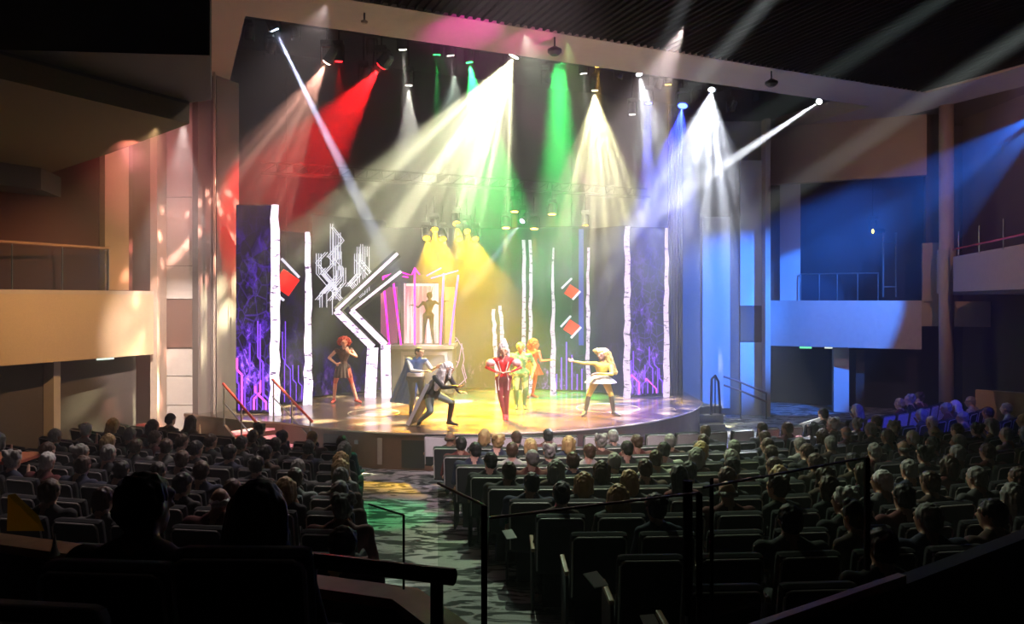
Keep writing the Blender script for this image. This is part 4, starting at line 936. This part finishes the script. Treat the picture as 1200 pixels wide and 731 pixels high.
# foreground seats and people on the tier
def big_seat(px, d, top, rz, label):
    p = PZ(px, d, top-1.0); return seat(p - Vector((0, -.27, 0)), rz, label, group='seats on the raised tier')
big_seat(142, 2.72, 1.86, -.08, 'black seat back of the man in the foreground, left')
big_seat(292, 2.66, 1.93, -.02, 'black seat back of the long-haired woman in the foreground')
big_seat(45, 1.95, 2.02, -.12, 'nearest black seat back at the lower left corner')
B, hc, R = sitter(1.06, .0, False, 0, yaw=-.35); me = B.build(.0125, 4); H = Body(); hair_prims(H, hc, R, 'short', 1.05); hme = H.build(.01, 1, .014, 5)
o = mobj('person', me, (M_skin2, TOPS[3], M_pants, M_shoe)); hz_ = 1.99-1.2; o.location = PZ(172, 3.02, hz_); o.rotation_euler = (0, 0, -.1); o.scale = (1.06,)*3; o.location.z = 1.99-1.2*1.06
tag(o, 'short-haired man in silhouette in the foreground, seated left of the long-haired woman', 'person'); mobj('hair', hme, (M_dhair,), o)
B, hc, R = sitter(.98, .02, True, 0, yaw=-.1); me = B.build(.0125, 4); H = Body(); hair_prims(H, hc, R, 'long', 1.12)
H.cap(hc+Vector((.03, -.06, -.1)), hc+Vector((.17, -.1, -.42)), .08, .05, 0); H.cap(hc+Vector((.17, -.1, -.42)), hc+Vector((.2, -.08, -.6)), .05, .015, 0); H.cap(hc+Vector((0, -.08, -.1)), hc+Vector((0, -.11, -.42)), .1, .08, 0)
hme = H.build(.01, 2, .01, 8)
o = mobj('person', me, (M_skin2, TOPS[0], M_pants, M_shoe)); o.location = PZ(303, 2.98, 1.96-1.2*1.05); o.scale = (1.05,)*3
tag(o, 'long-haired woman in silhouette in the foreground, seated behind the black handrail', 'person'); mobj('hair', hme, (M_dhair,), o)
# things on the ledge at the left
r = link('yellow_reflection', (lambda b: (b.faces.new([b.verts.new(P(*q)) for q in ((8, 622, 4.62), (52, 622, 4.55), (45, 604, 4.6), (18, 578, 4.68), (9, 580, 4.7))]), bmesh.ops.solidify(b, geom=b.faces[:], thickness=.01), b)[2])(bmesh.new()), mat('amber card', (.5, .3, .02), .6, emit=(.8, .4, .02), es=.01)); tag(r, 'flat amber card standing on the wooden ledge at far left', 'reflection')  # flat amber piece put in for a yellow reflection in the glass
b = bmesh.new(); lathe(b, [(.028, 0), (.012, .05), (.006, .1), (.004, .12)], 12, Matrix.Translation(PZ(64, 4.25, 1.35))); o = link('paper_cone', b, mat('white paper', (.7, .7, .68), .7)); tag(o, 'little white paper cone on the wooden ledge at the left', 'paper cone')
tb = empty('side_table', PZ(8, 10.5, floor_z(-6.9, 10.5)), 0, 'reddish low table with a small box at the left edge', 'table')
b = bmesh.new(); zt_ = zz(535, 10.5)-tb.location.z; box(b, (-.6, -.3, zt_-.05), (.34, .35, zt_), None, .01); link('table_top', b, mat('red-brown table top', (.45, .12, .06), .4), tb)
b = bmesh.new(); tube(b, [Vector((-.1, 0, 0)), Vector((-.1, 0, zt_-.05))], .04, 8); link('leg', b, M_dmetal, tb)
b = bmesh.new(); c = PZ(19, 10.5, zz(535, 10.5)); box(b, (c.x-.05, c.y-.05, c.z), (c.x+.05, c.y+.05, c.z+.07), None, .008); o = link('small_box', b, mat('orange box', (.6, .25, .12), .6)); tag(o, 'small orange box on the reddish table', 'box')
# open programmes lying on armrests / laps, caught by the light
M_paper = mat('programme paper', (.8, .78, .74), .7)
for px, py, w, rz_, lab in ((698, 679, .055, .5, 'white programme held at the large dark seat right of the aisle'), (597, 626, .05, .4, 'cream programme on an armrest beside the long dark seats'), (762, 729, .045, .2, 'pale blue paper at the bottom edge beside the big seat')):
    d = 5.0 if py > 660 else 7.0; d = 4.4 if py > 700 else d; c = P(px, py, d); b = bmesh.new(); box(b, (-w, -w*1.3, -.004), (w, w*1.3, .004), Matrix.Translation(c) @ Matrix.Rotation(rz_, 4, 'Z') @ Matrix.Rotation(.35, 4, 'X')); o = link('programme', b, M_paper); tag(o, lab, 'programme')
c = P(951, 497, 15.8); b = bmesh.new(); box(b, (-.26, -.02, -.12), (.26, .0, .12), Matrix.Translation(c) @ Matrix.Rotation(-.3, 4, 'Y') @ Matrix.Rotation(.5, 4, 'X')); o = link('open_newspaper', b, M_paper); tag(o, 'large open paper held up among the heads at the right front', 'paper')
add_spot('paper_spot', P(951, 470, 15.2), P(951, 497, 15.8), (.9, .95, 1), 5, 40, 1)  # small spot aimed at the open paper; no lamp is modelled

# ------------------------------------------------------------------ performers (facing -Y, towards the house; +X is picture right)
def foot(px, py, z=0): d = (EYE-z)*880/(py-350); return PZ(px, d, z)
def M(n, c, r=.5, **k): return mat(n, c, r, **k)
def skirt(parent, c, r0, r1, h, m, name='skirt', folds=14, amp=.12):
    b = bmesh.new(); n = 56; rings = []
    for j in range(6):
        t = j/5; r = r0 + (r1-r0)*t**.8
        rings.append([b.verts.new((c[0] + r*(1+amp*t*math.sin(folds*2*PI*k/n))*math.cos(2*PI*k/n), c[1] + r*(1+amp*t*math.sin(folds*2*PI*k/n))*math.sin(2*PI*k/n)*.85, c[2]-h*t)) for k in range(n)])
    for A_, B_ in zip(rings, rings[1:]):
        for k in range(n): b.faces.new((A_[k], A_[(k+1) % n], B_[(k+1) % n], B_[k]))
    return link(name, b, m, parent, smooth=True)
def cape(parent, rows, m, name='cape', th=.015, wave=.03):
    """cloth from rows of (left point, right point), rippled, with thickness"""
    b = bmesh.new(); n = 18; g = []
    for j, (a, e) in enumerate(rows):
        a, e = Vector(a), Vector(e); g.append([b.verts.new(a.lerp(e, i/n) + Vector((0, wave*(j/(len(rows)-1))*math.sin(i*1.9+j*.4), 0))) for i in range(n+1)])
    for j in range(len(rows)-1):
        for i in range(n): b.faces.new((g[j][i], g[j][i+1], g[j+1][i+1], g[j+1][i]))
    o = link(name, b, m, parent, smooth=True); md = o.modifiers.new('thickness', 'SOLIDIFY'); md.thickness = th; s = o.modifiers.new('smooth', 'SUBSURF'); s.levels = s.render_levels = 1; return o
def performer(name, origin, mats, build, label, voxel=.0105):
    B = Body(); build(B); me = B.build(voxel, 3); o = mobj(name, me, mats); o.location = origin; return tag(o, label, 'person')
def hair(parent, fn, m, noise=.012, voxel=.013, name='hair'):
    H = Body(); fn(H); return mobj(name, H.build(voxel, 2, noise, 3), (m,), parent)
FACE = PI   # yaw that turns the face to -Y

# 1 red-lit woman at the left back, hands on hips, legs apart
def b1(B):
    torso(B, (0, 0, .95), (.02, 0, 1.24), (.02, 0, 1.42), (-.15, 0, 1.36), (.18, 0, 1.38), (-.085, 0, .92), (.085, 0, .92), 1, 1, .86, True)
    B.cap((.02, 0, 1.4), (.03, 0, 1.5), .045, .04, 0); head(B, (.03, -.01, 1.56), FACE+.3, 0)
    arm(B, (-.15, 0, 1.36), (-.32, .02, 1.16), (-.14, -.06, 1.02), 0, 0, .85); hand(B, (-.14, -.06, 1.02), (.8, -.2, -.4), (0, 1, 0), -1, 0)
    arm(B, (.18, 0, 1.38), (.3, -.02, 1.2), (.17, -.14, 1.3), 0, 0, .85); hand(B, (.17, -.14, 1.3), (-.4, -.2, .8), (0, 1, 0), 1, 0)
    leg(B, (-.085, 0, .92), (-.17, -.03, .52), (-.2, 0, .1), (-.22, -.15, .03), 2, 0, 3, .9); leg(B, (.085, 0, .92), (.2, -.03, .52), (.3, 0, .1), (.42, -.1, .03), 2, 0, 3, .9)
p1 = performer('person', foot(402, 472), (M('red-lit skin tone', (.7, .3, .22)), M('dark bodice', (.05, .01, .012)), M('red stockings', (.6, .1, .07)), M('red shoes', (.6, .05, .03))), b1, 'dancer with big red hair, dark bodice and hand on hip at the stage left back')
hair(p1, lambda H: [H.ell((.02, .03, 1.6), (.12, .11, .12), 0)] + [H.ell((.02+.12*math.cos(a), .04, 1.58+.1*math.sin(a)), (.05,)*3, 0) for a in (0, .6, 1.2, 1.8, 2.4, 3.1, 3.7, 5.6)], M_rhair, .03)
skirt(p1, (0, 0, 1.02), .12, .2, .36, M('black short skirt', (.03, .01, .012)))

# 2 man in blue vest with blue cape
def b2(B):
    torso(B, (0, 0, .96), (.03, -.02, 1.26), (.05, -.02, 1.44), (-.15, .03, 1.38), (.2, -.08, 1.38), (-.09, 0, .93), (.09, 0, .93), 1, 2, 1.0)
    B.cap((.05, -.02, 1.42), (.07, -.02, 1.52), .05, .045, 0); head(B, (.08, -.03, 1.58), FACE+.9, 0)
    arm(B, (-.15, .03, 1.38), (-.05, -.2, 1.14), (.2, -.28, 1.12), 4, 4); hand(B, (.2, -.28, 1.12), (.9, -.2, .2), (0, 0, -1), -1, 0)
    arm(B, (.2, -.08, 1.38), (.34, -.1, 1.14), (.44, -.3, 1.22), 4, 4); hand(B, (.44, -.3, 1.22), (.7, -.3, .5), (0, 1, 0), 1, 0)
    leg(B, (-.09, 0, .93), (-.06, -.03, .5), (-.1, .02, .1), (-.08, -.14, .03), 2, 3, 3); leg(B, (.09, 0, .93), (.14, -.05, .5), (.1, 0, .1), (.2, -.14, .03), 2, 3, 3)
p2 = performer('person', foot(487, 487), (M_skin, M('blue vest', (.06, .12, .35)), M('black trousers', (.015, .015, .018)), M('black boots', (.012, .012, .014), .3), M('pale blue sleeve', (.55, .6, .7))), b2, 'dark-haired man in blue vest and blue cape, arms forward before the booth')
hair(p2, lambda H: hair_prims(H, Vector((.08, -.03, 1.58)), Matrix.Rotation(FACE+.9, 3, 'Z'), 'short'), M_dhair, .006)
cape(p2, [((-.2, .08, 1.42), (.16, .12, 1.44)), ((-.28, .16, 1.1), (.1, .2, 1.1)), ((-.42, .2, .75), (.02, .22, .7)), ((-.52, .22, .42), (-.02, .25, .34)), ((-.56, .22, .3), (-.06, .26, .22))], M('blue cape cloth', (.04, .12, .5), .6))
b = bmesh.new(); lathe(b, [(.17, 0), (.175, .04), (.165, .08)], 20, Matrix.Translation((0, 0, .98))); link('belt', b, M('white sash', (.6, .6, .65)), p2)

# 3 crouching figure with long white hair, black coat, grey coat tails
def b3(B):
    torso(B, (-.06, 0, .66), (.08, -.03, .94), (.14, -.05, 1.1), (.0, -.16, 1.04), (.22, .08, 1.06), (-.12, -.08, .62), (0, .08, .64), 1, 1, 1.0)
    B.cap((.14, -.05, 1.08), (.2, -.07, 1.17), .05, .045, 0); head(B, (.24, -.09, 1.22), FACE+1.3, -.1)
    arm(B, (.0, -.16, 1.04), (.16, -.26, .84), (.4, -.3, .86), 1, 1, 1.15); hand(B, (.4, -.3, .86), (1, -.1, .15), (0, 0, 1), -1, 0)
    arm(B, (.22, .08, 1.06), (.34, .05, .84), (.44, -.1, .72), 1, 1, 1.1); hand(B, (.44, -.1, .72), (.9, -.3, .1), (0, 0, -1), 1, 0)
    leg(B, (0, .08, .64), (.3, -.02, .5), (.24, .02, .1), (.4, -.02, .035), 2, 3, 3, 1.1); leg(B, (-.12, -.08, .62), (-.08, -.24, .34), (-.3, -.05, .12), (-.34, -.02, .03), 2, 2, 3, 1.1)
p3 = performer('person', foot(511, 499), (M_skin, M('black coat cloth', (.02, .02, .022), .5), M('grey-green breeches', (.18, .24, .22), .5), M('black tall boots', (.012, .012, .014), .3)), b3, 'crouching performer with long white hair and trailing grey coat at the stage front')
hair(p3, lambda H: [H.ell((.22, -.07, 1.25), (.105, .105, .11), 0), H.cap((.16, -.06, 1.24), (.08, -.1, 1.0), .085, .1, 0), H.cap((.08, -.12, 1.0), (.02, -.2, .78), .1, .03, 0), H.cap((.14, -.16, 1.16), (.12, -.22, .88), .06, .035, 0), H.cap((.28, -.14, 1.2), (.26, -.2, 1.02), .035, .02, 0)], M_whair, .02)
cape(p3, [((-.1, -.22, 1.0), (.14, .14, 1.06)), ((-.2, -.2, .74), (.02, .18, .8)), ((-.36, -.18, .42), (-.14, .22, .5)), ((-.52, -.16, .1), (-.3, .2, .16)), ((-.58, -.16, .02), (-.4, .2, .03))], M('grey coat tail cloth', (.26, .28, .32), .6), 'coat_tail')
b = bmesh.new(); strip(b, (-.12, -.27, .92), (-.5, -.24, .06), .07, .012); link('tail_trim', b, M('silver trim', (.5, .52, .56), .4), p3)

# 4 silhouette in the booth, one arm raised; shade put into its dark colours
def b4(B):
    torso(B, (0, 0, .9), (.02, 0, 1.14), (.03, 0, 1.3), (-.15, 0, 1.24), (.18, 0, 1.26), (-.08, 0, .86), (.08, 0, .86), 1, 1, .85)
    B.cap((.03, 0, 1.28), (.03, 0, 1.38), .042, .04, 0); head(B, (.03, 0, 1.44), FACE, 0, k=.95)
    arm(B, (.18, 0, 1.26), (.3, -.05, 1.2), (.44, -.12, 1.28), 1, 0, .8); hand(B, (.44, -.12, 1.28), (1, 0, .2), (0, 0, -1), 1, 0)
    arm(B, (-.15, 0, 1.24), (-.28, -.02, 1.1), (-.38, -.1, 1.16), 1, 0, .8); hand(B, (-.38, -.1, 1.16), (-1, 0, .2), (0, 0, -1), -1, 0)
    leg(B, (-.08, 0, .86), (-.12, -.02, .48), (-.14, 0, .1), (-.16, -.12, .03), 2, 2, 3, .9); leg(B, (.08, 0, .86), (.1, -.02, .48), (.14, 0, .1), (.17, -.12, .03), 2, 2, 3, .9)
p4 = performer('person', PZ(502, 22.15, zz(404, 22.15)+.005), (M('shadowed skin tone', (.03, .014, .01)), M('shadowed brown leotard', (.01, .005, .004)), M('shadowed brown tights', (.01, .005, .004)), M('shadowed slippers', (.03, .015, .012))), b4, 'dark slender figure with spread arms standing inside the pink booth', .0125)
hair(p4, lambda H: [hair_prims(H, Vector((.03, 0, 1.44)), Matrix.Rotation(FACE, 3, 'Z'), 'short'), H.cap((.08, 0, 1.5), (.12, 0, 1.72), .02, .012, 0)], M_bhair, .006)

# 5 dancer in red and white, white hair, feet together
def b5(B):
    torso(B, (0, 0, 1.0), (0, 0, 1.28), (0, 0, 1.45), (-.16, 0, 1.4), (.16, 0, 1.4), (-.08, 0, .97), (.08, 0, .97), 1, 2, .92, True)
    B.cap((0, 0, 1.42), (0, -.01, 1.53), .045, .04, 0); head(B, (0, -.02, 1.6), FACE, 0)
    for s in (-1, 1):
        arm(B, (s*.16, 0, 1.4), (s*.33, -.03, 1.22), (s*.14, -.14, 1.12), 1, 1, .9); hand(B, (s*.14, -.14, 1.12), (-s*.9, -.2, .1), (0, 0, -1), s, 0)
        leg(B, (s*.08, 0, .97), (s*.06, -.03, .54), (s*.025+.04, -.02, .12), (s*.03+.05, -.12, .03), 2, 2, 3, .95)
p5 = performer('person', foot(590, 492), (M_skin, M('red jacket', (.7, .012, .014)), M('dark red leggings', (.2, .03, .035)), M('red boots', (.6, .03, .03))), b5, 'dancer in red jacket with tall white hair and dark leggings, stage front centre')
hair(p5, lambda H: [H.ell((0, .02, 1.68), (.1, .1, .15), 0), H.cap((0, .03, 1.72), (.0, .03, 1.84), .08, .05, 0), H.cap((-.09, .02, 1.6), (-.1, .03, 1.42), .04, .03, 0), H.cap((.09, .02, 1.6), (.1, .03, 1.42), .04, .03, 0)], M_whair, .015)
for s in (-1, 1):
    b = bmesh.new(); lathe(b, [(.03, -.09), (.085, -.05), (.1, 0), (.08, .06), (.03, .09)], 12, Matrix.Translation((s*.25, -.02, 1.32)) @ Matrix.Rotation(s*.7, 4, 'Y')); link('puffed_sleeve', b, M('white and red ruffle', (.85, .45, .45)), p5, smooth=True)
    b = bmesh.new(); tube(b, [(s*.1, -.115, 1.36), (s*.05, -.125, 1.15), (s*.1, -.11, .95), (s*.09, -.1, .7)], .012, 6); link('white_piping', b, M_whair, p5)

# 6 man in patterned green suit
def b6(B):
    torso(B, (0, 0, .95), (0, 0, 1.25), (0, 0, 1.42), (-.19, 0, 1.36), (.19, 0, 1.36), (-.09, 0, .92), (.09, 0, .92), 1, 1, 1.08)
    B.cap((0, 0, 1.4), (0, -.01, 1.5), .05, .045, 0); head(B, (0, -.01, 1.57), FACE, 0)
    for s in (-1, 1):
        arm(B, (s*.19, 0, 1.36), (s*.3, .02, 1.1), (s*.24, -.08, .87), 1, 1, 1.1); hand(B, (s*.24, -.08, .87), (0, -.1, -1), (-s, 0, 0), s, 0)
        leg(B, (s*.09, 0, .92), (s*.1, -.03, .5), (s*.08, 0, .1), (s*.1, -.15, .03), 1, 2, 3, 1.05)
def suit():
    m = M('patterned lime suit', (.4, .55, .16), .7); nt = m.node_tree; mx = [n for n in nt.nodes if n.type == 'MIX'][0]; mx.inputs['A'].default_value = (.12, .3, .1, 1); mx.inputs['B'].default_value = (.62, .7, .25, 1)
    nz = [n for n in nt.nodes if n.type == 'TEX_NOISE'][0]; nz.inputs['Scale'].default_value = 9; mr = nt.nodes.new('ShaderNodeMapRange'); mr.inputs[1].default_value = .46; mr.inputs[2].default_value = .54; nt.links.new(nz.outputs['Fac'], mr.inputs[0]); nt.links.new(mr.outputs[0], mx.inputs['Factor']); return m
sm_ = suit(); p6 = performer('person', foot(610, 479), (M('orange face paint', (.7, .35, .12)), sm_, M('dark green leggings', (.06, .16, .07)), M('dark green shoes', (.03, .08, .05))), b6, 'man in patterned lime green suit standing behind the white-haired dancer')
hair(p6, lambda H: hair_prims(H, Vector((0, -.01, 1.57)), Matrix.Rotation(FACE, 3, 'Z'), 'short', 1.08), M('green dyed hair', (.3, .45, .12)), .015)

# 7 figure in red behind the green man, facing right
def b7(B):
    torso(B, (0, 0, .92), (.02, 0, 1.2), (.03, 0, 1.36), (-.1, .1, 1.3), (.14, -.1, 1.3), (-.08, 0, .89), (.08, 0, .89), 1, 1, .95, True)
    B.cap((.03, 0, 1.34), (.04, 0, 1.44), .045, .04, 0); head(B, (.05, 0, 1.51), FACE+1.2, 0)
    arm(B, (.14, -.1, 1.3), (.2, -.16, 1.06), (.38, -.2, 1.08), 1, 0, .9); hand(B, (.38, -.2, 1.08), (1, -.1, .2), (0, 0, -1), 1, 0)
    arm(B, (-.1, .1, 1.3), (-.2, .1, 1.05), (-.05, -.02, .95), 1, 0, .9); hand(B, (-.05, -.02, .95), (.8, -.3, 0), (0, 0, -1), -1, 0)
    leg(B, (-.08, 0, .89), (-.14, 0, .5), (-.2, .02, .1), (-.1, -.1, .03), 2, 2, 3, .9); leg(B, (.08, 0, .89), (.06, -.04, .5), (0, 0, .1), (.12, -.1, .03), 2, 2, 3, .9)
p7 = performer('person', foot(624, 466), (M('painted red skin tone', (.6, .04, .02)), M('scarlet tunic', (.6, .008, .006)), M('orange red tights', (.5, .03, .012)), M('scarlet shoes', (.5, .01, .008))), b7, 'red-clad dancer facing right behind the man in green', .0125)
hair(p7, lambda H: [H.ell((.02, .02, 1.56), (.12, .11, .13), 0), H.ell((-.03, .05, 1.46), (.1, .09, .12), 0)], M_rhair, .03)
skirt(p7, (0, 0, 1.0), .11, .24, .34, M('scarlet skirt', (.6, .01, .006)))

# 8 woman in yellow, left arm stretched towards picture left, wide stance
def b8(B):
    torso(B, (0, 0, .9), (.03, 0, 1.17), (.04, 0, 1.33), (-.12, -.04, 1.28), (.2, .04, 1.27), (-.09, 0, .88), (.09, 0, .88), 1, 2, .95, True)
    B.cap((.04, 0, 1.31), (.03, -.01, 1.41), .045, .042, 0); head(B, (.02, -.02, 1.48), FACE-.7, 0)
    arm(B, (-.12, -.04, 1.28), (-.34, -.1, 1.29), (-.53, -.16, 1.34), 1, 1); hand(B, (-.53, -.16, 1.34), (-1, -.1, .3), (0, -.6, .4), -1, 0, .7)
    arm(B, (.2, .04, 1.27), (.2, -.14, 1.02), (-.06, -.24, 1.06), 1, 1); hand(B, (-.06, -.24, 1.06), (-1, -.1, 0), (0, 0, -1), 1, 0, .6)
    leg(B, (-.09, 0, .88), (-.24, -.04, .5), (-.3, 0, .1), (-.38, -.12, .03), 2, 3, 3, 1.0); leg(B, (.09, 0, .88), (.2, -.04, .5), (.25, 0, .1), (.36, -.12, .03), 2, 3, 3, 1.0)
p8 = performer('person', foot(704, 487), (M_skin, M('bright yellow jacket', (.85, .72, .12)), M('yellow tights', (.8, .66, .14)), M('grey-green boots', (.14, .15, .1))), b8, 'performer in bright yellow with big blonde hair and white skirt, arm outstretched')
hair(p8, lambda H: [H.ell((.05, .03, 1.53), (.14, .12, .13), 0), H.ell((-.06, -.02, 1.58), (.09, .08, .07), 0), H.cap((.1, .06, 1.48), (.2, .08, 1.2), .11, .1, 0), H.cap((.2, .08, 1.2), (.3, .08, 1.04), .09, .05, 0)], M('golden wig', (.85, .66, .2)), .03)
skirt(p8, (0, 0, .99), .13, .3, .18, M('white net skirt', (.85, .83, .68)), folds=18, amp=.1)

for p_, s_ in ((p1, (1.2, 1.1, 1.04)), (p2, (1.2, 1.1, .97)), (p3, (1.18, 1.15, 1.05)), (p4, (1.05, 1, 1)), (p5, (1.18, 1.1, 1)), (p6, (1.2, 1.1, 1)), (p7, (1.2, 1.1, 1)), (p8, (1.22, 1.1, .98))):
    p_.scale = s_

# ------------------------------------------------------------------ haze: thin in the whole hall, thick up in the stage well
def haze_mat(name, dens, grad=None):
    m = bpy.data.materials.new(name); m.use_nodes = True; nt = m.node_tree; nt.nodes.clear(); L = nt.links.new
    o_ = nt.nodes.new('ShaderNodeOutputMaterial'); s_ = nt.nodes.new('ShaderNodeVolumeScatter'); s_.inputs['Density'].default_value = dens; s_.inputs['Anisotropy'].default_value = 0
    L(s_.outputs[0], o_.inputs['Volume'])
    if grad:
        tc = nt.nodes.new('ShaderNodeTexCoord'); sp = nt.nodes.new('ShaderNodeSeparateXYZ'); L(tc.outputs['Object'], sp.inputs[0])
        a = nt.nodes.new('ShaderNodeMapRange'); a.inputs[1].default_value = grad[0]; a.inputs[2].default_value = grad[1]; a.inputs[3].default_value = grad[2]; a.inputs[4].default_value = 1; L(sp.outputs[2], a.inputs[0])
        nz = nt.nodes.new('ShaderNodeTexNoise'); nz.inputs['Scale'].default_value = .6; nz.inputs['Detail'].default_value = 2; L(tc.outputs['Object'], nz.inputs[0])
        c = nt.nodes.new('ShaderNodeMapRange'); c.inputs[1].default_value = .3; c.inputs[2].default_value = .7; c.inputs[3].default_value = .45; c.inputs[4].default_value = 1.6; L(nz.outputs['Fac'], c.inputs[0])
        q = nt.nodes.new('ShaderNodeMath'); q.operation = 'MULTIPLY'; L(a.outputs[0], q.inputs[0]); L(c.outputs[0], q.inputs[1])
        w = nt.nodes.new('ShaderNodeMath'); w.operation = 'MULTIPLY'; L(q.outputs[0], w.inputs[0]); w.inputs[1].default_value = dens; L(w.outputs[0], s_.inputs['Density'])
    return m
b = bmesh.new(); box(b, (-30, -12, -6), (40, 40, 20)); o = link('haze', b, haze_mat('thin haze', HAZE)); tag(o, 'thin haze filling the whole hall and catching the beams', 'haze', kind='stuff')
b = bmesh.new(); q = [W(-1.0, 14.2, 0), W(18.0, 14.2, 0), W(18.0, 24, 0), W(-1.0, 24, 0)]; prism(b, [(p.x, p.y) for p in q], .05, 10.35)
o = link('stage_haze', b, haze_mat('thick stage haze', HAZE2, (2.8, 8.0, .035))); tag(o, 'thick haze hanging in the beams above the stage', 'haze', kind='stuff')
